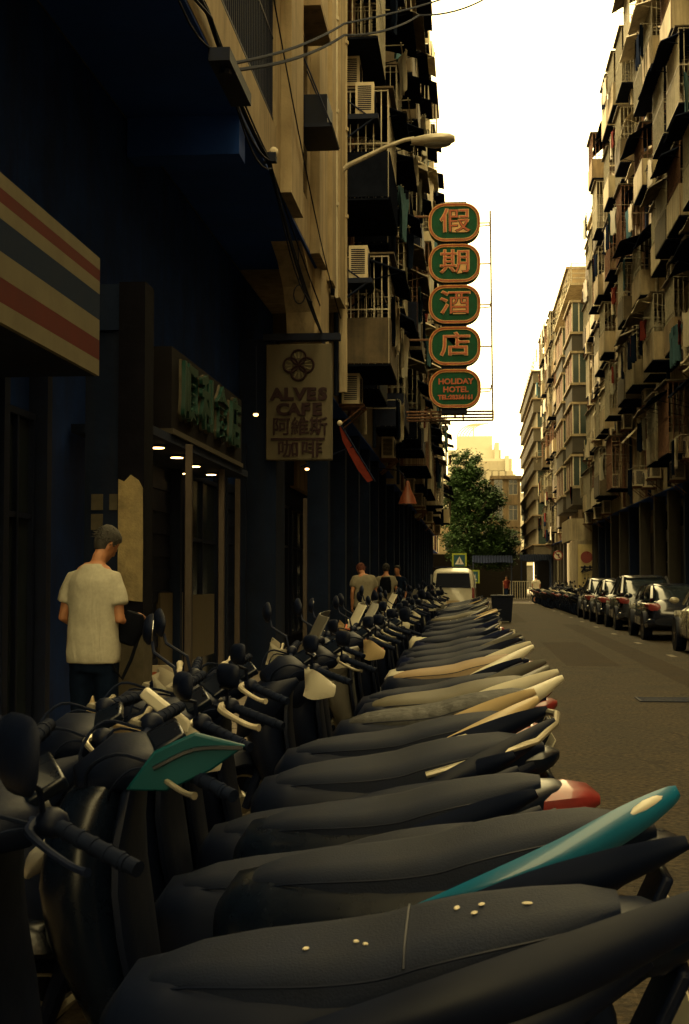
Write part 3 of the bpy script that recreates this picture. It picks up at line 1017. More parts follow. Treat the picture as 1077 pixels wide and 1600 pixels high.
# ------------------------------------------------------------------ scooters
def wheel_parts(parent, name, c, rad, w_, steerm=None):
    def ty():
        b = MB()
        pr = []
        for j in range(10):
            a = 2 * PI * j / 10
            pr.append((rad - .055 + .055 * math.cos(a), w_ * .5 * math.sin(a)))
        rings = []
        for i in range(28):
            t = 2 * PI * i / 28
            rings.append([Vector((q * math.cos(t), y, q * math.sin(t))) for q, y in pr])
        b.loft(rings, closed=True)
        return b.mesh(name, m_rubber)
    def ri():
        b = MB()
        b.tube([(0, -.05, 0), (0, .05, 0)], .05, 12)
        for k in range(5):
            a = 2 * PI * k / 5
            d = Vector((math.cos(a), 0, math.sin(a)))
            b.tube([d * .04, d * (rad - .09)], [.02, .014], 6)
        b.tube([(math.cos(2 * PI * i / 24) * (rad - .1), 0, math.sin(2 * PI * i / 24) * (rad - .1)) for i in range(24)], .022, 6, closed=True)
        return b.mesh('rim', m_silver)
    t = put(name, cached(('ty', name, rad, w_), ty), parent)
    rm = put('rim', cached(('rim', rad), ri), t)
    if steerm is not None:
        t.matrix_local = steerm @ Matrix.Translation(c)
    else:
        t.location = c
    return t

def blade(pts, hs, ths, n=12):
    """slender loft along pts with height hs and thickness ths, lens shaped section"""
    rings = []
    pts, hs, ths = spl(pts, 3), spn(hs, 3), spn(ths, 3)
    for i, p in enumerate(pts):
        d = (pts[min(i + 1, len(pts) - 1)] - pts[max(i - 1, 0)]).normalized()
        side = Vector((0, 1, 0))
        up = d.cross(side).normalized()
        if up.z < 0: up = -up
        rings.append([p + up * (hs[i] / 2 * math.copysign(abs(math.sin(2 * PI * j / n)) ** 1.35, math.sin(2 * PI * j / n))) + side * (ths[i] / 2 * math.copysign(abs(math.cos(2 * PI * j / n)) ** 1.35, math.cos(2 * PI * j / n))) for j in range(n)])
    return MB().loft(rings)

def scooter(label, loc, yaw, o, group, lean=-7):
    g = o.get
    r = empty('scooter', loc, (R(lean), 0, R(yaw)))
    tag(r, label, 'scooter', group)
    body, tail, front, seat = g('body', m_char), g('tail', m_char), g('front', m_char), g('seat', m_seat)
    sh = g('sh', 0.0)         # seat height offset
    # seat: rider hollow, step and pillion pad
    sec = [(.10, .54, .655, .06), (.06, .54, .69, .09), (-.02, .54, .715, .125), (-.14, .55, .732, .16), (-.28, .56, .746, .18), (-.40, .57, .765, .188), (-.48, .58, .79, .188),
           (-.58, .60, .815, .18), (-.70, .64, .836, .155), (-.80, .68, .85, .12), (-.87, .74, .848, .07)]
    ps = g('puff', 1.0)
    MB().loft([sring(x, a + sh, b + sh, hw * ps, 4.6, 28, .80) for x, a, b, hw in sec]).build('seat', seat, r, ang=70)
    if g('piping'):
        pp = [q + Vector((0, 0, .002)) for q in sring(-.45, .576 + sh, .780 + sh, .188 * ps, 4.6, 40, .80)[3:18]]
        MB().tube(pp, .0035, 5).build('seat_piping', m_char, r)
    # under-seat body and tail
    sec2 = [(.17, .40, .60, .10), (.12, .40, .67, .15), (.02, .40, .687, .19), (-.2, .40, .703, .212), (-.45, .46, .738, .215), (-.65, .55, .79, .19), (-.82, .64, .828, .142), (-.92, .70, .835, .085), (-.97, .75, .82, .04)]
    MB().loft([sring(x, a + sh, b + sh, hw, 3.8, 24, .87) for x, a, b, hw in sec2]).build('body_shell', body, r, ang=50)
    sm = MB()
    for s in (1, -1):
        sm.tube(spl([(x, s * hw * ps * .865, b - .028 + sh) for x, a, b, hw in sec[1:-1]], 3), .003, 5)
    sm.build('seat_seam', m_char, r)
    for s in (1, -1):
        tl = g('tl', 1.0)
        if g('midtail') and s > 0:
            b = blade([(-.34, s * .225, .665 + sh), (-.52, s * .23, .725 + sh), (-.72, s * .20, .795 + sh), (-.88, s * .155, .87 + sh), (-.98, s * .12, .92 + sh), (-1.01, s * .105, .935 + sh)],
                      [.012, .06, .09, .085, .055, .03], [.012, .045, .055, .05, .035, .02])
            blade([(-.84, s * .172, .868 + sh), (-.92, s * .146, .905 + sh), (-1.0, s * .112, .938 + sh)], [.01, .035, .012], [.012, .034, .014]).build('tail_tip', m_white, r, ang=50)
        elif g('longtail') and s > 0:
            b = blade([(-.02, s * .225, .565 + sh), (-.25, s * .235, .63 + sh), (-.50, s * .232, .70 + sh), (-.74, s * .20, .775 + sh), (-.95 * tl, s * .15, .86 + sh), (-1.10 * tl, s * .11, .93 + sh)],
                      [.012, .075, .12, .125, .09, .03], [.012, .05, .065, .06, .045, .02])
        else:
            b = blade([(-.40, s * .212, .655 + sh), (-.55, s * .212, .715 + sh), (-.72, s * .185, .785 + sh), (-.86 * tl, s * .15, .855 + sh), (-.96 * tl, s * .11, .91 + sh), (-1.0 * tl, s * .095, .93 + sh)],
                      [.012, .075, .10, .085, .05, .03], [.012, .045, .055, .05, .035, .02])
        if not g('notail') and not (g('nofar') and s < 0): b.build('tail_panel', tail if s > 0 else g('tail2', tail), r, ang=50)
        b = blade([(.06, s * .20, .42 + sh), (-.2, s * .225, .50 + sh), (-.48, s * .22, .585 + sh), (-.74, s * .175, .68 + sh), (-.92, s * .115, .765 + sh)],
                  [.03, .09, .11, .09, .03], [.02, .045, .05, .045, .015])
        b.build('side_cowl', body, r, ang=50)
    # tail light, fender, plate
    lt = MB().loft([sring(-.86, .70 + sh, .79 + sh, .10, 3, 14), sring(-.95, .71 + sh, .80 + sh, .105, 3, 14), sring(-1.0, .735 + sh, .80 + sh, .07, 3, 14), sring(-1.03, .76 + sh, .79 + sh, .02, 3, 14)])
    if g('biglight'):
        lt = MB().loft([sring(-.84, .70 + sh, .81 + sh, .10, 3, 14), sring(-.95, .71 + sh, .83 + sh, .11, 3, 14), sring(-1.03, .74 + sh, .82 + sh, .08, 3, 14), sring(-1.07, .76 + sh, .79 + sh, .03, 3, 14)])
    lt.build('tail_light', g('lightm', m_red_lens), r)
    for s in (() if g('noind') else (1, -1)):
        MB().ell((-.93, s * .16, .68 + sh), (.06, .03, .022), 10, 6).build('indicator', g('indm', m_amber), r)
    fd = MB().obox((-.93, 0, .56), (.03, .17, .32), (0, R(-24), 0))
    fd.build('rear_fender', m_black, r, bevel=.01)
    MB().obox((-.985, 0, .56), (.006, .2, .13), (0, R(-24), 0)).build('number_plate', m_white, r)
    # power unit, exhaust, stand
    MB().loft([sring(.02, .22, .40, .10, 3, 12, y0=.05), sring(-.25, .2, .40, .13, 3, 12, y0=.06), sring(-.62, .2, .36, .07, 3, 12, y0=.1)]).build('engine', m_greyp, r)
    MB().tube([(-.1, -.12, .24), (-.3, -.19, .25), (-.42, -.2, .29), (-.9, -.2, .40)], [.025, .03, .058, .052], 10).build('exhaust', m_steel_d, r)
    MB().tube([(-.05, .12, .24), (-.1, .32, .02)], .013, 6).build('side_stand', m_steel_d, r)
    # footboard, tunnel, leg shield
    MB().loft([sring(.06, .27, .36, .17, 4, 14), sring(.25, .25, .33, .175, 4, 14), sring(.46, .27, .38, .16, 4, 14)]).build('footboard', m_black, r)
    fr = [(.30, .36, .50, .15), (.42, .38, .55, .19), (.55, .40, .605, .215), (.68, .415, .625, .21), (.80, .415, .61, .185), (.90, .40, .56, .14), (.955, .395, .49, .09)]
    MB().loft([zring(z, a, b, hw, 2.6, 18) for z, a, b, hw in fr]).build('front_cowl', front, r, ang=55)
    MB().loft([zring(z, a - .035, a + .01, hw * .92, 3, 14) for z, a, b, hw in fr]).build('leg_shield', m_black, r, ang=55)
    wx = g('wx', 0.0)
    for s in (1, -1):
        wz = g('wz', 0.0)
        if wx:
            if s > 0:
                out_ = [(.17, -.07), (.10, .025), (.0, .07), (-.125, .035), (-.04, -.025), (.07, -.075)]
                MB().prism(out_, 0, .02, lambda a, b, d: (.19 + a, .21 + d + a * .12, 1.03 + b)).build('front_panel', m_teal_d, r, bevel=.006)
                MB().tube(spl([(.19 - .12, .236, 1.065), (.19, .236, 1.06), (.29, .246, 1.015)]), .006, 5).build('panel_groove', m_black_g, r)
            continue
        b = blade([(.34 + wx, s * .17, .95 + wz * .6), (.45 + wx, s * .215, .88 + wz * .8), (.57 + wx, s * .20, .76 + wz * 1.3), (.66 + wx, s * .12, .62 + wz * 2.0)], [.03, .13 if not wx else .10, .15 if not wx else .10, .02], [.02, .05, .05, .02])
        b.build('cowl_wing', g('wing', front), r, ang=50)
    for s in (1, -1):
        b = blade([(.56, s * .135, .80), (.62, s * .10, .74), (.665, s * .05, .68)], [.03, .06, .02], [.03, .05, .03])
        b.build('headlight', m_clear_lens, r)
    if g('extra'):
        MB().prism([(.11, -.12), (.075, .06), (.045, .13), (.03, .05), (-.115, .015), (-.015, -.13)], 0, .02, lambda a, b, d: (.56 + a, .20 + d, .98 + b)).build('front_panel', m_cream, r, bevel=.006)
        MB().prism([(.08, .05), (.055, .078), (-.085, -.035), (-.09, -.075), (-.055, -.068), (.06, .028)], 0, .03, lambda a, b, d: (.36 + a, .24 + d, 1.07 + b)).build('hand_guard', m_white, r, bevel=.008)
    if g('screen'):
        b = MB().loft([[Vector((.56 - .0 * j, .17 * (j - 3) / 3, .93)) + Vector((-.02 * ((j - 3) / 3) ** 2 * 3, 0, 0)) for j in range(7)] + [Vector((.55, .17 * (3 - j) / 3, .93)) + Vector((-.02 * ((j - 3) / 3) ** 2 * 3, 0, 0)) for j in range(7)],
                       [Vector((.40, .13 * (j - 3) / 3, 1.25)) + Vector((-.02 * ((j - 3) / 3) ** 2 * 3, 0, 0)) for j in range(7)] + [Vector((.39, .13 * (3 - j) / 3, 1.25)) + Vector((-.02 * ((j - 3) / 3) ** 2 * 3, 0, 0)) for j in range(7)]])
        b.build('windscreen', g('screen'), r)
    # steered assembly
    ax0 = Vector((.42, 0, .90))
    axd = Vector((-.30, 0, .95)).normalized()
    st = Matrix.Translation(ax0) @ Matrix.Rotation(R(g('steer', 24)), 4, axd) @ Matrix.Translation(-ax0)
    def sb(b, name, mat, par=None, **k):
        return b.xf(st).build(name, mat, par or r, **k)
    MB().tube([(.395, -.06, .86), (.378, -.06, .86)], .018, 12).build('key_switch', m_silver, r)
    MB().obox((-.975, 0, .47), (.012, .09, .035), (0, R(-24), 0)).build('reflector', m_red_lens, r)
    for s in (1, -1):
        MB().obox((-.30, s * .229, .548 + sh), (.11, .006, .018), (0, R(20), 0)).build('badge', m_silver, r)
        MB().tube([(-.30, s * .15, .30), (-.30, s * .27, .30)], .014, 8).build('footpeg', m_rubber, r)
    wheel_parts(r, 'front_wheel', (.66, 0, .265), .265, .10, st)
    wheel_parts(r, 'rear_wheel', (-.62, 0, .26), .26, .12)
    fk = MB()
    for s in (1, -1):
        fk.tube([(.66, s * .085, .265), (.46, s * .085, .80)], [.024, .03], 8)
    sb(fk, 'fork', m_steel_d)
    ff = []
    for i in range(9):
        a = R(20 + i * 17)
        ff.append([Vector((.66 + .30 * math.cos(a), .075 * (j - 3) / 3, .265 + (.30 - .02 * abs(j - 3) ** 2 / 3) * math.sin(a))) for j in range(7)] +
                  [Vector((.66 + .285 * math.cos(a), .072 * (3 - j) / 3, .265 + (.285 - .02 * abs(j - 3) ** 2 / 3) * math.sin(a))) for j in range(7)])
    sb(MB().loft(ff), 'front_fender', front)
    # handlebar
    sb(MB().tube([(.40, 0, .93), (.38, 0, 1.0)], .03, 8).tube([(.22, -.35, 1.0), (.30, -.2, 1.02), (.37, -.07, .99), (.37, .07, .99), (.30, .2, 1.02), (.22, .35, 1.0)], .012, 8), 'handlebar', m_steel_d)
    sb(MB().loft([sring(.29, .95, 1.00, .07, 3.4, 14), sring(.35, .93, 1.03, .13, 3.4, 14), sring(.43, .92, 1.04, .125, 3.4, 14, .8), sring(.54, .92, .965, .06, 3.4, 14)]), 'handlebar_cover', g('bar', m_black), ang=60)
    sb(MB().obox((.30, 0, 1.035), (.09, .15, .03), (0, R(25), 0)), 'speedometer', m_mirror if g('chromey') else m_black_g, bevel=.008)
    cb = MB()
    for s in (1, -1):
        cb.tube(spl([(.34, s * .16, 1.01), (.45, s * .14, 1.045), (.52, s * .08, .98), (.50, s * .05, .86)]), .005, 5)
        cb.tube(spl([(.33, s * .15, 1.0), (.42, s * .17, 1.01), (.47, s * .12, .93), (.45, s * .04, .84)]), .004, 5)
    sb(cb, 'brake_hoses', m_rubber)
    for s in (1, -1):
        q = MB().tube([(.305, s * .20, 1.018), (.215, s * .36, 1.0)], .0175, 10)
        for k in range(5):
            a = k / 5 + .1
            q.tube([(.305 - .09 * a, s * (.20 + .16 * a), 1.018 - .018 * a), (.305 - .09 * (a + .05), s * (.20 + .16 * (a + .05)), 1.018 - .018 * (a + .05))], .0195, 10)
        q.tube([(.213, s * .362, 1.0), (.20, s * .385, .998)], .0165, 10)
        sb(q, 'grip', g('grip', m_rubber))
        sb(MB().ell((.315, s * .175, 1.02), (.035, .035, .03), 10, 6), 'switch_housing', m_black)
        lv = MB().tube(spl([(.345, s * .165, 1.02), (.365, s * .20, 1.018), (.345, s * .26, 1.008), (.315, s * .32, .998), (.300, s * .355, 1.0), (.292, s * .37, 1.002)], 3), spn([q * g('lw', 1.0) for q in (.012, .010, .008, .0075, .008, .010)], 3), 7)
        sb(lv, 'brake_lever', g('lever', m_silver))
        if g('guard'):
            b = blade([(.36, s * .17, .99), (.40, s * .26, .99), (.38, s * .34, .985), (.30, s * .41, .97)], [.05, .13, .15, .06], [.02, .02, .02, .02])
            sb(b, 'hand_guard', g('guard'))
        if g('mirror', True) and not (g('onemirror') and s < 0):
            mh = g('mh', 0.0)
            mo = g('mo', 0.0)
            a0, a1 = Vector((.33, s * .17, 1.03)), Vector((.40, s * (.29 + mo), 1.17 + mh))
            stm = sb(MB().tube([a0, a0 + Vector((.01, s * .02, .07)), a1 - Vector((0, s * .03, .03)), a1], .0065, 6), 'mirror_stem', g('stem', m_steel_d))
            mm = MB().loft([[Vector((xx, g('mw', .066) * q * math.copysign(abs(math.cos(2 * PI * j / 20)) ** .62, math.cos(2 * PI * j / 20)) * (1 + .12 * math.sin(2 * PI * j / 20)), g('mhh', .046) * q * math.copysign(abs(math.sin(2 * PI * j / 20)) ** .62, math.sin(2 * PI * j / 20)))) for j in range(20)] for xx, q in ((-.006, .94), (-.003, 1.0), (.008, .95), (.02, .72), (.027, .4))])
            for v in mm.v:
                if v.x < -.006: v.x = -.006
            mm.xf(Matrix.Translation(a1 + Vector((0, s * .035, .035))) @ Euler((R(12 * s), R(-8), R(10 * s))).to_matrix().to_4x4())
            ms = sb(mm, 'mirror_shell', g('mshell', m_black))
            gl = MB().tube([(-.0072, 0, 0), (-.0062, 0, 0)], 1.0, 20)
            for v in gl.v:
                v.y *= g('mw', .066) * .88
                v.z *= g('mhh', .046) * .86
            gl.xf(Matrix.Translation(a1 + Vector((0, s * .035, .035))) @ Euler((R(12 * s), R(-8), R(10 * s))).to_matrix().to_4x4())
            sb(gl, 'mirror_glass', m_mirror, ms)
    if g('rail'):
        MB().tube([(-.50, .17, .74 + sh), (-.72, .185, .81 + sh), (-.92, .165, .87 + sh), (-1.0, .10, .92 + sh), (-1.02, 0, .935 + sh), (-1.0, -.10, .92 + sh), (-.92, -.165, .87 + sh), (-.72, -.185, .81 + sh), (-.50, -.17, .74 + sh)],
                  .0135, 8).build('grab_rail', m_silver if g('rail') == 1 else m_black, r)
    if g('topbox'):
        MB().loft([zring(z + sh, a, b, hw, 4, 16) for z, a, b, hw in ((.90, -1.02, -.70, .16), (.93, -1.05, -.66, .19), (1.08, -1.06, -.65, .2), (1.2, -1.03, -.68, .18), (1.22, -.98, -.72, .14))]).build('top_box', g('topbox'), r)
        MB().box(-.98, -.6, -.08, .08, .86 + sh, .899 + sh).build('luggage_rack', m_steel_d, r)
    KIDS_fill(r)
    return r

def KIDS_fill(r):
    pass

def ordinal(i):
    w1 = ['first', 'second', 'third', 'fourth', 'fifth', 'sixth', 'seventh', 'eighth', 'ninth', 'tenth', 'eleventh', 'twelfth', 'thirteenth', 'fourteenth', 'fifteenth', 'sixteenth',
          'seventeenth', 'eighteenth', 'nineteenth', 'twentieth', 'twenty-first', 'twenty-second', 'twenty-third', 'twenty-fourth', 'twenty-fifth', 'twenty-sixth', 'twenty-seventh', 'twenty-eighth',
          'twenty-ninth', 'thirtieth', 'thirty-first', 'thirty-second', 'thirty-third', 'thirty-fourth', 'thirty-fifth', 'thirty-sixth', 'thirty-seventh', 'thirty-eighth', 'thirty-ninth', 'fortieth']
    return w1[i] if i < 40 else 'forty-' + w1[i - 40]

GL = 'scooters parked side by side along the left kerb'
m_seat_beige = M('seat_beige', (0.25, 0.175, 0.095), 0.6, 0, 0.15, 6, 0.1, bscale=120)
m_seat_olive = M('seat_olive', (0.085, 0.075, 0.05), 0.55, 0, 0.2, 6, 0.1, bscale=120)
m_seat_wrinkle = M('seat_cover_wrinkled', (0.03, 0.031, 0.034), 0.65, 0, 0.3, 9, 0.9, bscale=16)
def bike_at(tail, yaw, L=1.0):
    """origin for a scooter whose tail tip stands at tail=(X, Y); yaw measured from the street's left"""
    a = R(180 + yaw)
    return (tail[0] + math.cos(a) * L, tail[1] + math.sin(a) * L, 0.0)

near = [
    ('large charcoal scooter nearest the camera with a broad stepped black seat', (.42, 3.0), 0, dict(steer=30, puff=1.08, longtail=1, sh=-.02, noind=1, piping=1, mw=.085, mhh=.075, mh=.03, tail=m_char, body=m_char, front=m_char, lever=m_steel_d, tl=1.02, lightm=m_black_g, indm=m_black)),
    ('scooter with bright teal tail panel and teal front wing', (.50, 3.85), 2, dict(steer=20, mirror=False, noind=1, tail=m_teal, nofar=1, midtail=1, wing=m_teal, lightm=m_black_g, front=m_black_g, wx=-.2, wz=.13,  body=m_black_g, guard=None, puff=1.05)),
    ('low charcoal scooter half hidden behind the teal scooter', (.20, 4.42), 2, dict(steer=12, sh=-.14, mirror=False, front=m_char, lightm=m_black_g, noind=1, tail=m_char, body=m_char)),
    ('low black scooter with a big red tail light beside the teal scooter', (.36, 5.0), 1, dict(steer=22, sh=-.06, biglight=1, notail=1, front=m_char, extra=1, wing=m_char, body=m_black_g, guard=m_white)),
    ('low dark scooter squeezed in behind the scooter with the red tail light', (.16, 5.38), 3, dict(steer=10, sh=-.14, mirror=False, front=m_char, lightm=m_black_g, noind=1, tail=m_char)),
    ('black scooter with a long dark seat and a curved silver grab rail', (.30, 5.75), 6, dict(lightm=m_black_g, steer=30, rail=1, puff=1.1, lever=m_whitemetal, lw=1.5, front=m_navy)),
    ('black scooter with cream tail blades and a smooth grey black seat', (.29, 6.5), 2, dict(steer=20, tail=m_cream, puff=1.02, sh=.01, front=m_char, lever=m_whitemetal, lw=1.3, onemirror=1)),
    ('scooter with white pointed tail blades and wrinkled dark seat cover', (.42, 7.75), 4, dict(steer=25, tail=m_white, seat=m_seat_wrinkle, front=m_char, guard=m_white, sh=.02, tl=1.05, grip=m_rubber)),
    ('scooter with olive grey seat and black and silver tail', (.46, 8.95), 4, dict(steer=28, tail=m_greyp, seat=m_seat_olive, sh=.01, screen=m_greyp, front=m_char)),
    ('low dark scooter tucked behind the olive seat scooter', (.36, 10.1), 2, dict(steer=18, sh=-.05, front=m_navy, guard=m_white)),
    ('scooter with beige seat cover and white tail blades', (.47, 11.2), 4, dict(steer=24, tail=m_white, seat=m_seat_beige, sh=.02, front=m_greyp, guard=m_cream, lever=m_sign_o, grip=m_rubber)),
    ('black scooter with white side panel just past the beige seat', (.42, 12.4), 7, dict(steer=28, tail=m_char, body=m_white, screen=m_white, rail=2)),
    ('dark scooter with tall mirrors and clear screen beyond the beige seat scooter', (.46, 13.5), 7, dict(steer=15, mh=.08, screen=m_clear_lens, tail=m_greyp)),
    ('navy scooter with silver grab rail in the middle of the row', (.40, 14.6), 9, dict(steer=25, topbox=None, front=m_navy, body=m_navy, tail=m_navy, rail=1)),
]
BIKES = []
for lab, t, yaw, o in near:
    BIKES.append(scooter(lab, bike_at(t, yaw), 180 + yaw, o, GL, lean=-7 + rnd.uniform(-1.5, 1.5)))
# white droppings on the nearest seat
dm = MB()
for x, y, q in ((-.35, .04, .757), (-.37, .06, .760), (-.55, -.02, .808), (-.585, .03, .817), (-.60, -.01, .820), (-.69, .02, .835), (-.25, .05, .744)):
    dm.ell((x, y, q - .018), (rnd.uniform(.006, .012), .006, .003), 7, 4, (0, 0, x * 9))
dm.build('white_specks', m_cloth_w, BIKES[0])['kind'] = 'stuff'
y = 15.6
k = 0
cl = ['charcoal', 'teal sided', 'plain charcoal', 'low black', 'plain dark', 'silver railed', 'cream tailed', 'white bladed', 'olive seated', 'low dark', 'beige seated', 'white sided', 'grey screened', 'navy']
while y < 46:
    src = [0, 5, 3, 13, 11, 12, 9, 5, 6, 0, 13, 8][k % 12]
    n = 14 + k
    yaw = rnd.uniform(-2, 8)
    t = (.40 + rnd.uniform(-.10, .10), y)
    if y < 28:
        c = copy_tree(BIKES[src], None)
    else:
        c = copy_tree(BIKES[src], None, skip=('engine', 'exhaust', 'side_stand', 'footboard', 'indicator', 'switch_housing', 'speedometer', 'fork', 'seat_piping', 'leg_shield', 'mirror_glass', 'rim', 'key_switch', 'bag_hook', 'reflector', 'badge', 'footpeg', 'brake_hoses', 'seat_seam'))
    c.location = bike_at(t, yaw)
    c.rotation_euler = (R(-7 + rnd.uniform(-4, 4)), 0, R(180 + yaw))
    q = rnd.uniform(.93, 1.05)
    c.scale = (q * rnd.uniform(.95, 1.03), q, q)
    c['label'] = f'{cl[src]} scooter, {ordinal(n)} from the camera in the left kerb row'
    y += rnd.uniform(.85, 1.15)
    k += 1

GR = 'scooters parked along the right kerb beyond the cars'
y = 57.0
k = 0
while y < 86:
    src = [5, 12, 7, 0, 8, 11, 3, 13, 9, 6][k % 10]
    yaw = rnd.uniform(-25, 20)
    c = copy_tree(BIKES[src], None, skip=('engine', 'exhaust', 'side_stand', 'footboard', 'indicator', 'switch_housing', 'speedometer', 'fork', 'seat_piping', 'leg_shield', 'mirror_glass', 'rim', 'number_plate', 'key_switch', 'bag_hook', 'reflector', 'badge', 'footpeg', 'brake_hoses', 'seat_seam'))
    c.location = (4.85 if y < 70 else 4.6 + rnd.uniform(-.1, .1), y, 0)
    c.rotation_euler = (R(-7), 0, R(yaw))
    c['label'] = f'{cl[src]} scooter, {ordinal(k)} past the parked cars in the right kerb row'
    c['group'] = GR
    y += rnd.uniform(1.1, 1.5)
    k += 1

# ------------------------------------------------------------------ cars and van
def car(label, loc, rz, paintm, o={}):
    r = empty('parked_car', loc, (0, 0, R(rz)))
    tag(r, label, 'car', 'cars parked along the right kerb')
    h = o.get('h', 0.0)
    sec = [(-2.2, .42, .72, .66), (-2.14, .34, .88 + h, .78), (-1.95, .26, .98 + h, .85), (-1.4, .21, 1.0 + h, .89), (-.6, .2, .985 + h, .9), (.3, .2, .975 + h, .9), (1.0, .21, .96 + h, .895),
           (1.5, .24, .90 + h, .87), (1.9, .28, .80 + h, .82), (2.12, .34, .70 + h, .74), (2.2, .42, .6, .62)]
    MB().loft([sring(x, a, b, hw, 4.2, 24, .86) for x, a, b, hw in sec]).build('body', paintm, r, ang=50)
    rt = o.get('roof', 1.44)
    cab = [(.93 + h, -1.95, 1.15, .76), (1.12 + h * .7, -1.72, .72, .73), (1.28 + h * .4, -1.42, .36, .665), (rt - .05, -1.12, .05, .60), (rt - .01, -.9, -.15, .52)]
    MB().loft([zring(z, a, b, hw, 5, 28) for z, a, b, hw in cab]).build('cabin_glass', m_glass, r, ang=40)
    MB().loft([zring(z, a, b, hw, 4.5, 28) for z, a, b, hw in ((rt - .075, -1.22, .15, .625), (rt - .04, -1.17, .1, .615), (rt, -1.0, -.1, .54), (rt + .012, -.8, -.3, .4))]).build('roof', paintm, r, ang=40)
    for s in (1, -1):
        pl = MB().tube([(1.12, s * .735, .95 + h), (.4, s * .665, 1.27 + h * .4), (.08, s * .61, rt - .05)], .028, 6)
        pl.tube([(-.35, s * .79, .95 + h), (-.42, s * .64, rt - .06)], .03, 6)
        pl.tube([(-1.9, s * .72, .96 + h), (-1.5, s * .66, 1.23 + h * .4), (-1.15, s * .6, rt - .05)], [.06, .05, .04], 6)
        pl.build('pillar', paintm, r)
        for x in (1.36, -1.32):
            ar = MB().tube([(x, s * .74, .33), (x, s * .884, .33)], .36, 28)
            ar.build('wheel_arch', m_black, r)
            w_ = MB()
            pr = [(.325, -.1), (.335, -.07), (.335, .07), (.325, .1), (.22, .1), (.22, -.1)]
            w_.loft([[Vector((q * math.cos(2 * PI * i / 28), yy, q * math.sin(2 * PI * i / 28))) for q, yy in pr] for i in range(28)], closed=True)
            wo = w_.build('wheel', m_rubber, r, (x, s * .775, .335))
            q = MB().tube([(0, s * .07, 0), (0, s * .095, 0)], .06, 12).tube([(.205 * math.cos(2 * PI * i / 24), s * .085, .205 * math.sin(2 * PI * i / 24)) for i in range(24)], .022, 6, closed=True)
            for k in range(5):
                a = 2 * PI * k / 5 + .3
                q.tube([(0, s * .085, 0), (.2 * math.cos(a), s * .085, .2 * math.sin(a))], [.035, .025], 6)
            q.tube([(0, s * .02, 0), (0, s * .03, 0)], .2, 20)
            q.build('rim', m_silver, wo)
        MB().loft([sring(-2.17, .70 + h, .84 + h, .05, 3, 12, y0=s * .60), sring(-2.1, .70 + h, .88 + h, .14, 3, 12, y0=s * .68), sring(-1.85, .78 + h, .88 + h, .05, 3, 12, y0=s * .835)]).build('tail_light', m_red_lens, r)
        MB().loft([sring(2.12, .60, .70, .08, 3, 12, y0=s * .55), sring(1.98, .62, .76, .15, 3, 12, y0=s * .66), sring(1.75, .70, .80, .03, 3, 12, y0=s * .80)]).build('headlight', m_clear_lens, r)
        MB().ell((.62, s * .98, 1.03 + h), (.07, .10, .065), 12, 8).build('side_mirror', paintm, r)
        for x in (.1, -.85):
            MB().obox((x, s * .905, .82 + h), (.18, .03, .03)).build('door_handle', m_silver, r, bevel=.008)
        dl = MB()
        for x in (1.02, -.33, -1.25):
            dl.box(x - .004, x + .004, s * .893 - .006, s * .893 + .006, .35, .90)
        dl.build('door_seam', m_black, r)
    MB().obox((-2.215, 0, .66), (.012, .46, .12)).build('number_plate', m_white, r)
    MB().loft([sring(-2.24, .36, .54, .70, 4, 18), sring(-2.1, .28, .56, .86, 4, 18), sring(-1.75, .24, .5, .885, 4, 18)]).build('rear_bumper', paintm, r)
    return r
m_carblk = paint('car_black', (.012, .015, .028), .16)
m_carsilver = paint('car_silver', (.36, .32, .23), .25)
m_cardk = paint('car_dark_grey', (.03, .032, .042), .2)
car('silver car partly cut off at the right edge of the road', (5.0, 28.05, 0), 90, m_carsilver)
car('black low coupe with red tail lights parked behind the silver car', (4.98, 36.0, 0), 90, m_carblk, dict(roof=1.34))
car('dark car with pale window glass ahead of the black coupe', (4.98, 42.6, 0), 90, m_cardk, dict(h=.06, roof=1.56))
car('black saloon car parked third past the silver car', (4.95, 48.0, 0), 90, m_carblk)
car('dark car at the far end of the parked cars, before the right scooters', (4.95, 53.3, 0), 90, m_cardk, dict(roof=1.48))

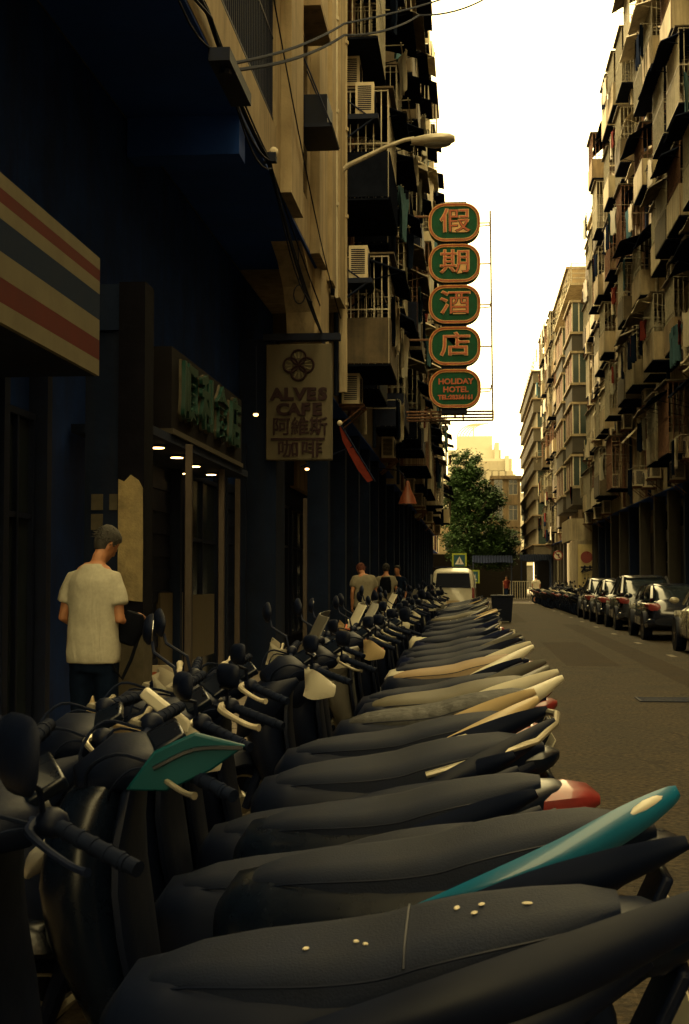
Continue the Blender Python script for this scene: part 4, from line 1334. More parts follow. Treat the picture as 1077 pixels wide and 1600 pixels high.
def van():
    r = empty('white_van', (-.62, 53.6, 0), (0, 0, R(90)))
    tag(r, 'white van with dark rear window parked at the far end of the left scooters', 'van')
    sec = [(-2.1, .34, 1.5, .78), (-2.06, .3, 1.72, .82), (-1.8, .28, 1.84, .85), (0, .26, 1.88, .86), (.9, .26, 1.84, .86), (1.3, .26, 1.5, .86), (1.75, .27, 1.05, .84), (2.1, .35, .9, .78)]
    MB().loft([sring(x, a, b, hw, 6, 28, .86) for x, a, b, hw in sec]).build('body', m_white, r, ang=40)
    MB().loft([[Vector((-2.15 + .17 * (z - 1.12) * .5, yy, z)) for yy, z in ((-.64, 1.14), (.64, 1.14), (.58, 1.66), (-.58, 1.66))], [Vector((-2.06 + .17 * (z - 1.12) * .5, yy, z)) for yy, z in ((-.64, 1.14), (.64, 1.14), (.58, 1.66), (-.58, 1.66))]]).build('rear_window', m_black, r, smooth=False)
    MB().box(-1.2, 1.0, -.70, .70, 1.882, 1.91).build('roof_rack', m_steel_d, r, smooth=False)
    for s in (1, -1):
        MB().obox((-2.07, s * .72, .95), (.09, .10, .38)).build('tail_light', m_red_lens, r, bevel=.02)
        MB().box(-1.7, .9, s * .80 - .02, s * .80 + .02, 1.12, 1.62).build('side_window', m_glass, r, smooth=False)
        for x in (1.35, -1.3):
            w_ = MB().tube([(0, -.1, 0), (0, .1, 0)], .32, 24).build('wheel', m_rubber, r, (x, s * .80, .32))
            MB().tube([(0, s * .09, 0), (0, s * .11, 0)], .2, 16).build('rim', m_silver, w_)
    MB().obox((-2.12, 0, .62), (.01, .46, .12)).build('number_plate', m_cream, r)
    MB().box(-2.18, -2.02, -.8, .8, .34, .54).build('bumper', m_greyp, r, bevel=.03)
van()
bn = tag(empty('waste_bin', (1.05, 47.8, 0)), 'dark square waste bin standing in the road at the end of the scooter row', 'bin')
MB().loft([[Vector((sx * w_, sy * w_, z)) for sx, sy in ((-1, -1), (1, -1), (1, 1), (-1, 1))] for z, w_ in ((.06, .30), (.85, .36))]).build('bin_body', m_black, bn, smooth=False)
MB().box(-.38, .38, -.38, .38, .852, .92).build('lid', m_black, bn, bevel=.02)
MB().tube([(-.3, .3, .06), (-.24, .3, .06)], .06, 10).tube([(.24, .3, .06), (.3, .3, .06)], .06, 10).build('castors', m_rubber, bn)

# ------------------------------------------------------------------ people
def eval_mesh(o, name, mat):
    dg = bpy.context.evaluated_depsgraph_get()
    me = bpy.data.meshes.new_from_object(o.evaluated_get(dg))
    me.materials.clear()
    me.materials.append(mat)
    me.name = name
    me.polygons.foreach_set('use_smooth', [True] * len(me.polygons))
    return me
def fused(b, name, mat, parent, voxel, smooth_it=4, disp=0, dscale=.1):
    """union of overlapping pieces into one continuous skin"""
    o = b.build(name + '_tmp', mat)
    m = o.modifiers.new('r', 'REMESH')
    m.mode = 'VOXEL'
    m.voxel_size = voxel
    s = o.modifiers.new('s', 'SMOOTH')
    s.iterations = smooth_it
    s.factor = .5
    if disp:
        tx = bpy.data.textures.new(name + '_folds', 'CLOUDS')
        tx.noise_scale = dscale
        d = o.modifiers.new('d', 'DISPLACE')
        d.texture = tx
        d.strength = disp
        d.mid_level = .5
    me = eval_mesh(o, name, mat)
    bpy.data.objects.remove(o)
    return put(name, me, parent)

def hand(b, wr, d, palm_n, s, curl=.5):
    """palm and five fingers from wrist wr along d; palm_n = palm normal, s = thumb side"""
    d = Vector(d).normalized()
    pn = Vector(palm_n)
    pn = (pn - d * pn.dot(d)).normalized()
    sd = d.cross(pn) * s
    wr = Vector(wr)
    b.loft([[wr + d * t + sd * (w_ * math.cos(2 * PI * j / 12)) + pn * (h * math.sin(2 * PI * j / 12)) for j in range(12)] for t, w_, h in ((-.02, .024, .019), (.02, .032, .017), (.06, .041, .015), (.092, .040, .013))])
    for k, ln in enumerate((.068, .078, .073, .056)):
        off = (.03 - .02 * k)
        p0 = wr + d * .08 + sd * off
        p1 = p0 + (d * math.cos(curl * .5) + pn * math.sin(curl * .5)) * ln * .45
        p2 = p1 + (d * math.cos(curl * 1.3) + pn * math.sin(curl * 1.3)) * ln * .32
        p3 = p2 + (d * math.cos(curl * 2) + pn * math.sin(curl * 2)) * ln * .25
        b.tube([p0, p1, p2, p3], [.0092, .009, .008, .0065], 8)
    t0 = wr + d * .025 + sd * .025
    t1 = t0 + (sd * .75 + d * .55 + pn * .3).normalized() * .04
    t2 = t1 + (sd * .3 + d * .85 + pn * .45).normalized() * .03
    b.tube([t0, t1, t2], [.013, .0105, .008], 8)

def person(label, loc, rz, top_m, leg_m, hair_m, pose, voxel=.011, group=None):
    r = empty('person', loc, (0, 0, R(rz)))
    tag(r, label, 'person', group)
    p = pose
    hd = Vector(p.get('head', (0, .06, 1.56)))
    nb = Vector(p.get('neck', (0, .0, 1.40)))
    b = MB()
    # torso and head
    b.loft([zring(z, -w_, w_, d, 2.3, 18, y0=yy) for z, w_, d, yy in ((.80, .15, .10, 0), (.92, .165, .115, 0), (1.05, .145, .10, 0), (1.2, .165, .11, .005), (1.32, .175, .10, .0), (1.39, .12, .075, .0), (1.42, .06, .055, .005))])
    b.tube([nb - Vector((0, 0, .06)), nb + (hd - nb) * .35, hd - Vector((0, 0, .03))], [.062, .054, .055], 12)
    tilt = p.get('tilt', (0, 0, 0))
    hm = Euler([R(a) for a in tilt]).to_matrix()
    def H(x, y, z): return hd + hm @ Vector((x, y, z))
    rings = []
    for z, w_, df, dbk in ((-.115, .022, .075, -.045), (-.10, .045, .088, .0), (-.07, .06, .092, .045), (-.03, .068, .094, .075), (.02, .073, .096, .09), (.06, .071, .092, .088), (.09, .058, .075, .07), (.11, .032, .04, .04)):
        rings.append([H(w_ * math.cos(2 * PI * j / 18), (df if math.sin(2 * PI * j / 18) > 0 else dbk) * math.sin(2 * PI * j / 18), z) for j in range(18)])
    b.loft(rings)
    b.loft([[H(w_ * math.cos(2 * PI * j / 8), yy + .012 * math.sin(2 * PI * j / 8), z) for j in range(8)] for z, w_, yy in ((.02, .008, .09), (-.01, .011, .104), (-.028, .015, .106), (-.038, .010, .092))])
    for s in (1, -1):
        b.ell(H(s * .074, -.008, -.005), (.012, .022, .033), 10, 8, [R(tilt[0]), R(tilt[1] + 8 * s), R(tilt[2])])
        b.ell(H(s * .03, .088, .005), (.017, .008, .008), 8, 6)
    b.ell(H(0, .09, -.062), (.022, .007, .008), 8, 6)
    # limbs
    for side in ('L', 'R'):
        s = -1 if side == 'L' else 1
        sh, elb, wr = [Vector(q) for q in p['arm' + side]]
        b.tube([sh + Vector((-s * .05, 0, .01)), sh, sh.lerp(elb, .4), elb, elb.lerp(wr, .3), wr], [.045, .05, .044, .036, .037, .024], 12)
        hand(b, wr, wr - elb, p.get('palm' + side, (-s, 0, 0)), p.get('thumb' + side, s), p.get('curl', .6))
        hp, kn, an = [Vector(q) for q in p['leg' + side]]
        b.tube([hp + Vector((0, 0, .05)), hp, hp.lerp(kn, .5), kn, kn.lerp(an, .35), an], [.08, .085, .07, .052, .054, .034], 12)
        b.loft([[an + Vector((w_ * math.cos(2 * PI * j / 10), yy, -.075 + h * (1 + math.sin(2 * PI * j / 10)) * .5)) for j in range(10)] for yy, w_, h in ((-.06, .03, .06), (-.02, .036, .085), (.06, .04, .06), (.13, .042, .045), (.175, .028, .03))])
    fused(b, 'body', m_skin, r, voxel, 3)
    # shirt
    c = MB()
    hem = p.get('hem', .76)
    lo = p.get('loose', 1.0)
    c.loft([zring(z, -w_ * lo, w_ * lo, d * lo, 2.3, 24, y0=yy) for z, w_, d, yy in ((hem, .195, .15, .005), (hem + .06, .20, .15, .003), (.98, .19, .14, 0), (1.12, .187, .135, 0), (1.24, .193, .132, .005), (1.30, .185, .122, .0), (1.345, .155, .105, .0), (1.385, .115, .088, .0), (1.415, .072, .070, .003))])
    for side in ('L', 'R'):
        s = -1 if side == 'L' else 1
        sh, elb, wr = [Vector(q) for q in p['arm' + side]]
        e = sh.lerp(elb, p.get('sleeve', .62))
        c.tube([sh + Vector((-s * .08, 0, .02)), sh + Vector((-s * .02, 0, .004)), sh.lerp(elb, .3), e], [.055, .068, .072, .076], 14)
    fused(c, 'shirt', top_m, r, voxel * 1.3, 5, p.get('folds', .03), p.get('fscale', .14))
    # trousers
    t = MB()
    t.loft([zring(z, -w_, w_, d, 2.3, 20) for z, w_, d in ((.70, .165, .12), (.80, .18, .13), (.92, .175, .125), (1.0, .16, .115))])
    tl = p.get('trouser', 1.0)
    for side in ('L', 'R'):
        hp, kn, an = [Vector(q) for q in p['leg' + side]]
        end = kn.lerp(an, tl)
        t.tube([hp + Vector((0, 0, .04)), hp.lerp(kn, .5), kn, kn.lerp(an, .5 * tl), end], [.105, .095, .082, .076, .07], 14)
    fused(t, 'trousers', leg_m, r, voxel * 1.4, 4, .02, .09)
    # hair
    h = MB()
    rings = []
    for z, w_, df, dbk in ((-.075, .045, -.03, .060), (-.045, .066, .0, .086), (.0, .079, .03, .101), (.04, .083, .07, .104), (.075, .078, .098, .098), (.105, .06, .085, .078), (.125, .03, .045, .04)):
        rings.append([H(w_ * math.cos(2 * PI * j / 18), (df if math.sin(2 * PI * j / 18) > 0 else dbk) * math.sin(2 * PI * j / 18), z) for j in range(18)])
    h.loft(rings)
    rg = random.Random(3)
    for k in range(320):
        a, e = rg.uniform(0, 2 * PI), rg.uniform(-.1, 1.4)
        d = Vector((math.cos(a) * math.cos(e) * .08, math.sin(a) * math.cos(e) * .098, math.sin(e) * .115 + .005))
        if d.y > .03 and d.z < .07: continue
        q = d * 1.03 + Vector((rg.gauss(0, .01), rg.gauss(0, .01) - .008, rg.gauss(0, .008) - .012))
        h.tube([H(*d * .95), H(*(d * 1.06)), H(*(q * 1.05))], [.007, .005, .0015], 4)
    h.build('hair', hair_m, r, ang=80)
    for side in ('L', 'R'):
        an = Vector(p['leg' + side][2])
        MB().loft([[an + Vector((w_ * math.cos(2 * PI * j / 12), yy, -.078 + h_ * (1 + math.sin(2 * PI * j / 12)) * .5)) for j in range(12)] for yy, w_, h_ in ((-.075, .035, .06), (-.02, .044, .08), (.06, .048, .07), (.13, .05, .055), (.19, .034, .04))]).build('shoe', m_cloth_d, r)
    return r

m_shirt_d = M('shirt_shaded_cotton', (.2, .18, .13), .95, 0, .15, 20)  # pale shirt with the pavement shade darkened into its colour
stand = dict(legL=((-.09, 0, .84), (-.10, .02, .46), (-.10, -.01, .08)), legR=((.09, 0, .84), (.11, .03, .46), (.11, .02, .08)))
man = person('man in a loose grey T-shirt seen from behind, head bowed, dark trousers', (-2.47, 9.2, .14), -10, m_shirt, m_cloth_d, m_hair,
       dict(stand, head=(.045, .10, 1.545), neck=(.01, .01, 1.405), tilt=(-34, 10, -32), armR=((.178, 0, 1.305), (.222, -.02, 1.035), (.25, .15, 1.06)), armL=((-.178, 0, 1.305), (-.24, -.025, 1.05), (-.19, .20, 1.02)),
            palmR=(-.3, 0, -1), palmL=(.3, 0, -1), thumbR=-1, thumbL=1, loose=1.04, folds=.022, fscale=.2), voxel=.0105)
man.scale = (.88, .95, 1.0)
sg = MB().ell((.09, .17, 1.60), (.022, .016, .012), 8, 6, (0, 0, R(-30))).tube([(.09, .165, 1.60), (.115, .11, 1.585), (.105, .05, 1.575)], .004, 5)
sg.build('sunglasses', m_black_g, man)
bag = tag(empty('shoulder_bag', (0, 0, 0)), 'small black bag hanging from the right forearm of the man', 'bag')
bag.location = man.matrix_world @ Vector((.26, .10, 1.0)) if False else (-2.47 + .24, 9.2 + .02, 1.12)
bag.rotation_euler = (0, 0, R(-10))
MB().loft([zring(z, -w_, w_, d, 3, 16) for z, w_, d in ((-.10, .05, .035), (-.085, .075, .05), (.0, .085, .055), (.08, .075, .05), (.115, .055, .035))]).xf(Matrix.Rotation(R(18), 4, 'Y')).build('bag_body', m_nylon, bag, bevel=0)
MB().tube([(-.06, 0, .05), (-.11, -.05, -.05), (-.10, -.09, -.16), (-.06, -.10, -.26), (-.02, -.08, -.32), (.02, -.03, -.2), (.05, 0, -.08)], .013, 6).build('strap', m_nylon, bag)
walk = dict(legL=((-.09, 0, .84), (-.09, .13, .47), (-.09, .08, .09)), legR=((.09, 0, .84), (.09, .0, .46), (.09, -.18, .12)),
            armL=((-.19, 0, 1.335), (-.24, -.06, 1.06), (-.22, .05, .82)), armR=((.19, 0, 1.335), (.24, .05, 1.06), (.22, .17, .84)), trouser=.95)
person('man in a white T-shirt and shorts walking at the far end of the road', (3.95, 86.5, 0), 5, m_cloth_w, m_cream, m_hair_b, dict(walk, trouser=.15), voxel=.03, group='people on the street')
person('person with a dark backpack walking on the left pavement beyond the scooters', (-1.95, 33, .13), 0, m_shirt_d, m_cloth_d, m_hair_b, walk, voxel=.025, group='people on the street')
person('person in a pale shirt with red hair leaning over the parked scooters', (-1.98, 26.5, .13), 20, m_shirt_d, m_cloth_d, M('hair_red', (.11, .028, .015), .8, 0, .4, 50, .3), dict(walk, head=(0, .2, 1.5), neck=(0, .06, 1.4), tilt=(-40, 0, 0)), voxel=.022, group='people on the street')
person('person in dark clothes standing in front of the far shops', (-1.9, 37.5, .13), 160, m_cloth_d, m_cloth_d, m_hair_b, walk, voxel=.03, group='people on the street')
person('person in red standing by the far railing at the end of the road', (2.6, 103, 0), 170, m_cloth_r, m_cloth_d, m_hair_b, walk, voxel=.04, group='people on the street')
person('person in a pale sun hat behind the black coupe', (6.75, 37.5, .13), 180, m_cloth_d, m_cloth_d, m_cloth_w, walk, voxel=.03, group='people on the street')
bp = tag(empty('backpack', (-1.95, 32.86, 1.33)), 'dark backpack on the person walking by the left shops', 'backpack')
MB().loft([zring(z, -w_, w_, d, 3, 14) for z, w_, d in ((-.2, .12, .06), (-.1, .14, .09), (.08, .13, .08), (.17, .09, .04))]).build('pack_body', m_nylon, bp)
MB().tube([(-.09, .05, .15), (-.1, .26, .14), (-.1, .28, -.1), (-.1, .06, -.15)], .018, 6).tube([(.09, .05, .15), (.1, .26, .14), (.1, .28, -.1), (.1, .06, -.15)], .018, 6).build('straps', m_nylon, bp)
# ------------------------------------------------------------------ hotel sign
def hotel_sign():
    Y = 35.0
    s = Y / 2222.2
    r = empty('hotel_sign', (-.36, Y, 8.2))
    tag(r, 'tall green hotel sign of five rounded panels with orange characters', 'sign')
    def stad(hw, hh, rad, n=9):
        pts = []
        for cx, cz, a0 in ((hw - rad, hh - rad, 0), (-hw + rad, hh - rad, 90), (-hw + rad, -hh + rad, 180), (hw - rad, -hh + rad, 270)):
            for i in range(n):
                a = R(a0 + 90 * i / (n - 1))
                pts.append((cx + rad * math.cos(a), cz + rad * math.sin(a)))
        return pts
    hw, hh, rad = .635, .475, .40
    pm_ = MB().prism(stad(hw, hh, rad), -.0, .36, lambda a, b, d: (a, d, b)).mesh('sign_panel', m_sign_g, True, 40)
    rim = MB()
    rim.tube([(a, -.012, b) for a, b in stad(hw - .03, hh - .03, rad - .03)], .022, 6, closed=True)
    rm = rim.mesh('panel_rim', m_sign_o)
    rim2 = MB().tube([(a, -.02, b) for a, b in stad(hw - .065, hh - .065, rad - .065)], .010, 6, closed=True).tube([(a, -.02, b) for a, b in stad(hw - .004, hh - .004, rad - .004)], .010, 6, closed=True).mesh('neon_tube', m_sign_y)
    for i, ch in enumerate('假期酒店*'):
        py = (344, 409, 474, 540, 607)[i]
        p = put('sign_panel', pm_, r, (0, 0, CAM_H + (905 - py) * s - 8.2), (0, 0, 0))
        put('panel_rim', rm, p)
        put('neon_tube', rim2, p)
        if ch != '*':
            put('character', text_mesh(ch, .68, .012, .014, 'character', m_sign_y), p, (0.02, -.022, .0), (PI / 2, 0, 0)).scale = (1.16, .92, 1)
            put('character_face', text_mesh(ch, .68, .010, -.002, 'character_face', m_sign_o), p, (0.02, -.040, .0), (PI / 2, 0, 0)).scale = (1.16, .92, 1)
        else:
            for z, tx, sz in ((.17, 'HOLIDAY', .19), (-.03, 'HOTEL', .19), (-.22, 'TEL:28356161', .15)):
                put('lettering', text_mesh(tx, sz, .012, .006, 'lettering', m_sign_o), p, (0.02, -.02, z), (PI / 2, 0, 0)).scale = (1.05 if sz > .16 else 1.0, 1, 1)
    top, bot = CAM_H + (905 - 318) * s - 8.2, CAM_H + (905 - 652) * s - 8.2
    MB().box(-.33, .30, .05, .28, bot + .1, top + .12).build('sign_spine', m_steel_d, r, smooth=False)
    f = MB()
    rx = .89
    f.tube([(rx, .12, CAM_H + (905 - 325) * s - 8.2), (rx + .04, .12, bot)], .022, 6)
    for py in (344, 409, 474, 540, 607):
        z = CAM_H + (905 - py) * s - 8.2
        f.tube([(.5, .12, z), (rx + .02, .12, z)], .018, 6)
        if py in (344, 474, 607):
            f.tube([(.5, .12, z - .09), (rx - .02, .12, z - .06), (rx + .01, .12, z + .1)], .016, 6)
    for z in (bot, bot + .15):
        for yy in (.12, .75):
            f.tube([(-1.95, yy, z), (rx + .05, yy, z)], .026, 6)
    for x in (rx + .05, .2, -.6, -1.4):
        for yy in (.12, .75):
            f.tube([(x, yy, bot), (x, yy, bot + .15)], .02, 6)
        f.tube([(x, .12, bot), (x, .75, bot)], .02, 6)
        f.tube([(x, .12, bot + .15), (x, .75, bot + .15)], .02, 6)
    f.tube([(-1.95, .2, top - .2), (-.3, .2, top - .2)], .03, 6).tube([(-1.95, .2, top - 3.3), (-.3, .2, top - 3.3)], .03, 6).tube([(0, .12, bot), (0, .12, bot + .5)], .03, 6)
    f.build('frame', m_rust, r)
hotel_sign()

# ------------------------------------------------------------------ street lamp on the facade
def street_lamp():
    Y = 23.2
    r = empty('street_lamp', tuple(P(528, 280, Y)))
    tag(r, 'grey street lamp on a long curved arm fixed to the left facade', 'street lamp')
    o = Vector(r.location)
    pts = [P(q[0], q[1], Y) - o for q in ((527, 330), (527, 292), (531, 270), (545, 258), (570, 246), (605, 229), (632, 219), (648, 216))]
    MB().tube(pts, [.05, .05, .045, .042, .04, .036, .034, .034], 8).build('arm', m_alu, r)
    c = P(677, 219, Y) - o
    hd = MB()
    rings = []
    for t, w_, h in ((-.36, .05, .045), (-.28, .09, .075), (-.1, .15, .10), (.12, .17, .11), (.28, .14, .09), (.36, .06, .05)):
        rings.append([Vector((t, w_ * math.cos(2 * PI * j / 14), (h if math.sin(2 * PI * j / 14) > 0 else h * .9) * math.sin(2 * PI * j / 14))) for j in range(14)])
    hd.loft(rings).xf(Matrix.Translation(c) @ Matrix.Rotation(R(-2), 4, 'Y'))
    h = hd.build('lamp_head', m_alu, r)
    MB().ell((0, 0, 0), (.24, .12, .06), 14, 8).xf(Matrix.Translation(c + Vector((.06, 0, -.07)))).build('lens', m_greyp, h)
    MB().obox(pts[1] + Vector((-.08, 0, 0)), (.2, .14, .4)).build('wall_bracket', m_steel_d, r)
street_lamp()

# ------------------------------------------------------------------ cafe sign hanging at the end of the arcade
def cafe_sign():
    Y = 20.25
    a, b = P(416, 538, Y), P(518, 718, Y)
    cx, w_ = (a.x + b.x) / 2, b.x - a.x
    cz, h = (a.z + b.z) / 2, a.z - b.z
    r = empty('cafe_sign', (cx, Y, cz))
    tag(r, 'beige rectangular cafe sign with flower emblem hanging under the arcade', 'sign')
    MB().box(-w_ / 2, w_ / 2, 0, .22, -h / 2, h / 2).build('sign_board', m_beige_board, r, smooth=False, bevel=.015)
    MB().box(-w_ / 2 - .05, w_ / 2 + .12, .03, .19, h / 2 + .06, h / 2 + .16).box(-w_ / 2 + .1, -w_ / 2 + .14, .08, .14, h / 2 + .002, h / 2 + .059).box(w_ / 2 - .14, w_ / 2 - .10, .08, .14, h / 2 + .002, h / 2 + .059).build('hanger_bar', m_steel_d, r, smooth=False)
    em = MB()
    ez = h / 2 - .31
    for k in range(4):
        t = k * PI / 2
        c = Vector((math.cos(t) * .115, 0, math.sin(t) * .115))
        em.tube([c + Vector((.105 * math.cos(2 * PI * i / 20), 0, .105 * math.sin(2 * PI * i / 20))) for i in range(20)], .016, 6, closed=True)
        t += PI / 4
        d = Vector((math.cos(t), 0, math.sin(t)))
        n = Vector((-math.sin(t), 0, math.cos(t)))
        em.tube([d * .02, d * .07 + n * .035, d * .14, d * .07 - n * .035], .01, 5, closed=True)
    em.build('emblem', m_letters, r, (.0, -.02, ez))
    pk = MB()
    for k in range(4):
        t = k * PI / 2
        for q in (-.35, 0, .35):
            d = Vector((math.cos(t + q), 0, math.sin(t + q)))
            pk.tube([d * .10, d * .19], [.018, .010], 5)
    pk.build('emblem_petals', m_str_white, r, (.0, -.012, ez))
    for tx, sz, z, sx in (('ALVES', .235, .10, 1.15), ('CAFE', .235, -.12, 1.15), ('阿維斯', .275, -.375, 1.0), ('咖啡', .26, -.70, 1.25)):
        for i, chx in enumerate(tx):
            me = text_mesh(chx, sz, .012, .012 if sz < .25 else .003, 'character', m_letters)
            pitch = (.165 if sz < .25 else .27 if sz > .27 else .34)
            o = put('character', me, r, ((i - (len(tx) - 1) / 2) * pitch + .02, -.02, z), (PI / 2, 0, 0))
            o.scale = (sx, 1, 1)
    MB().box(-.40, .38, -.03, -.001, -.555, -.525).build('underline', m_letters, r, smooth=False)
cafe_sign()

# ------------------------------------------------------------------ shop fascias under the arcade
def striped_fascia():
    r = empty('striped_fascia', (-2.42, 4.6, 2.78))
    tag(r, 'shop fascia with white, red and dark green horizontal stripes', 'sign')
    L, H = 4.5, .78
    MB().box(-.90, -.03, 0, L, 0, H).build('fascia_box', m_wall_dark, r, smooth=False)
    z = 0
    for hh, m in ((.105, m_str_white), (.13, m_str_red), (.135, m_str_white), (.17, m_str_green), (.085, m_str_white), (.075, m_str_red), (.08, m_str_white)):
        MB().box(-.029, 0, 0.002, L - .002, z, z + hh - .001).build('stripe', m, r, smooth=False)
        z += hh
striped_fascia()

def green_fascia():
    r = empty('green_shop_sign', (-2.66, 12.5, 2.80))
    tag(r, 'dark shop sign with green characters above warm downlights', 'sign')
    L, H = 3.9, .74
    MB().box(-.66, 0, 0, L, 0, H).build('fascia_box', M('fascia_brown', (.012, .011, .014), .8, 0, .3, 3, spec=.08), r, smooth=False)
    MB().box(-.66, .02, -.02, L + .02, -.05, -.002).build('fascia_edge', m_spandrel, r, smooth=False)
    for i, ch in enumerate('順利食店'):
        put('character', text_mesh(ch, .56, .03, .018, 'character', M('letter_green', (.004, .042, .034), .4, 0, .2, 4)), r, (.03, .62 + i * .86, .36), (PI / 2, 0, PI / 2)).scale = (1.2, 1, 1)
        put('character_edge', text_mesh(ch, .56, .012, .030, 'character_edge', m_notice), r, (.012, .62 + i * .86, .36), (PI / 2, 0, PI / 2)).scale = (1.2, 1, 1)
    # lit ceiling behind the sign
    MB().box(-.66, .0, -.9, 4.4, -.13, -.055).build('shop_ceiling', m_wall_dark, r, smooth=False)
    for (x, yy, sz) in ((-.18, .25, .06), (-.22, 1.3, .06), (-.26, 2.4, .06), (-.30, 3.6, .055), (-.60, 3.4, .04), (-.5, .05, .03)):
        d = MB().tube([(0, 0, -.02), (0, 0, 0)], sz + .02, 16).build('downlight', m_steel_d, r, (x, yy, -.131))
        MB().tube([(0, 0, -.026), (0, 0, -.021)], sz, 16).build('bulb', m_lamp, d)
green_fascia()
for lab, px, py, Y in (('tiny orange lamp glowing left of the cafe sign', 400, 648, 18.3), ('small warm lamp glowing under the cafe sign', 480, 733, 22.5)):
    p = P(px, py, Y)
    l = tag(empty('ceiling_lamp', tuple(p)), lab, 'lamp', 'small lamps under the arcade')
    MB().ell((0, 0, 0), (.035, .035, .022), 10, 8).build('bulb', m_lamp_s, l)
    MB().tube([(0, 0, .015), (0, 0, .05)], .05, 10).tube([(0, 0, .05), (0, 0, .9)], .008, 5).build('fitting', m_steel_d, l)

# pillar with a torn poster beside the man
pl = tag(empty('poster_pillar', (-2.53, 10.6, .13)), 'square pillar with a peeling cream poster beside the man', 'pillar')
MB().box(-.90, -.101, -.13, .13, 3.2, 3.55).build('lintel', m_wall_dark, pl, smooth=False)
MB().box(-.10, .10, -.15, .15, 0, 3.56).build('shaft', M('pillar_dark', (.006, .006, .010), .9, 0, .4, 3, .2, spec=.03), pl, smooth=False)
MB().box(-.104, .104, -.154, .154, 0, .98).build('base_cladding', m_notice, pl, smooth=False)
pp_ = MB()
prof = [(-.095, 1.17), (.095, 1.15), (.096, 1.6), (.092, 2.0), (.06, 2.06), (.0, 2.10), (-.05, 2.05), (-.094, 2.07)]
pp_.prism(prof, -.158, -.151, lambda a, b, d: (a, d, b))
pp_.build('peeling_poster', M('old_poster', (.29, .225, .11), .9, 0, .35, 9, .3, streak=.5, stain=(.2, .16, .09)), pl, smooth=False)
for i, (x, z) in enumerate(((-2.80, 2.03), (-2.66, 2.03), (-2.80, 1.88))):
    o = MB().box(-.045, .045, -.004, .004, -.06, .06).build('notice', m_notice, None, (x, 10.50, z), smooth=False)
    tag(o, ['square paper notice on the wall above the head of the man, left of two', 'square paper notice touching the poster pillar', 'lower paper notice behind the head of the man'][i], 'notice', 'paper notices by the pillar')
bk = MB().box(-2.9, -2.63, 10.51, 10.62, .13, 3.4).build('notice_wall', m_wall_dark, None, smooth=False)
tag(bk, 'dark strip of wall between the pillar and the arcade shops', 'wall')
# pale boards on the arcade wall
bd = tag(empty('display_boards', (-3.33, 14.9, .5)), 'pair of pale boards with faded print leaning on the arcade wall', 'board')
MB().box(0, .05, 0, 1.2, 0, .80).build('board', m_beige_board, bd, smooth=False)
MB().box(0, .05, 1.5, 3.2, 0, .76).build('board', m_beige_board, bd, smooth=False)
MB().box(0.0, .03, 1.2, 1.5, 0, 1.9).build('board_post', m_steel_d, bd, smooth=False)
ps = tag(empty('dotted_panel', (-2.98, 13.55, .28)), 'white panel with red dots standing by the arcade wall', 'panel')
MB().box(-.13, .13, -.02, .02, 0, .34).build('panel', m_cloth_w, ps, smooth=False)
dd = MB().tube([(0, -.026, 0), (0, -.0205, 0)], 1, 14)
for x, z, q in ((-.05, .22, .06), (.06, .12, .05), (-.07, .08, .035), (.0, .06, .025), (.09, .25, .03), (.03, .17, .02)):
    o = put('red_dot', dd.mesh('red_dot', m_sign_o), ps, (x, 0, z))
    o.scale = (q, 1, q)
MB().tube([(-.13, 0, 0), (-.13, 0, -.15)], .012, 5).tube([(.13, 0, 0), (.13, 0, -.15)], .012, 5).build('stand', m_steel_d, ps)
poster = tag(empty('tall_poster', (-3.33, 15.8, 1.5)), 'narrow coloured poster high on the arcade wall', 'poster')
MB().box(0, .02, 0, .8, 0, .75).build('poster_sheet', m_cream, poster, smooth=False)
MB().box(.021, .025, .15, .65, .3, .7).build('poster_picture', m_cloth_b, poster, smooth=False)

# ------------------------------------------------------------------ equipment on the near left facade
sh_ = tag(empty('air_conditioner_tray', (-2.2, 18.6, 7.3)), 'dark steel tray and air conditioner hanging under the narrow window', 'air conditioner')
MB().box(0, .44, -.55, .5, 0, .05).build('tray', m_steel_d, sh_, smooth=False)
MB().box(.05, .36, -.35, .4, .055, .5).build('casing', m_black, sh_, bevel=.01)
MB().tube([(0, -.5, 1.1), (.42, -.5, .05)], .012, 5).tube([(0, .45, 1.1), (.42, .45, .05)], .012, 5).tube([(.43, -.55, .03), (.43, .5, .03)], .02, 5).build('stays', m_steel_d, sh_)
for lab, px, py, Y in (('upper cream air conditioner box on a bracket beside the dark awnings', 570, 190, 24.6), ('lower cream air conditioner box on a bracket below the street lamp', 560, 442, 24.4)):
    p = P(px, py, Y)
    a = tag(empty('air_conditioner', (p.x - .19, Y, p.z)), lab, 'air conditioner', 'cream air conditioners on the left facade')
    put('casing', AC[0], a)
    put('fan_grille', AC[1], a)
    br = MB()
    br.box(-.5, .46, -.45, .45, -.09, -.004)
    br.tube([(-.5, -.43, -.7), (.42, -.43, -.06)], .018, 5).tube([(-.5, .43, -.7), (.42, .43, -.06)], .018, 5).tube([(-.5, -.43, .55), (.3, -.43, -.05)], .014, 5)
    br.build('bracket', m_steel_d, a)

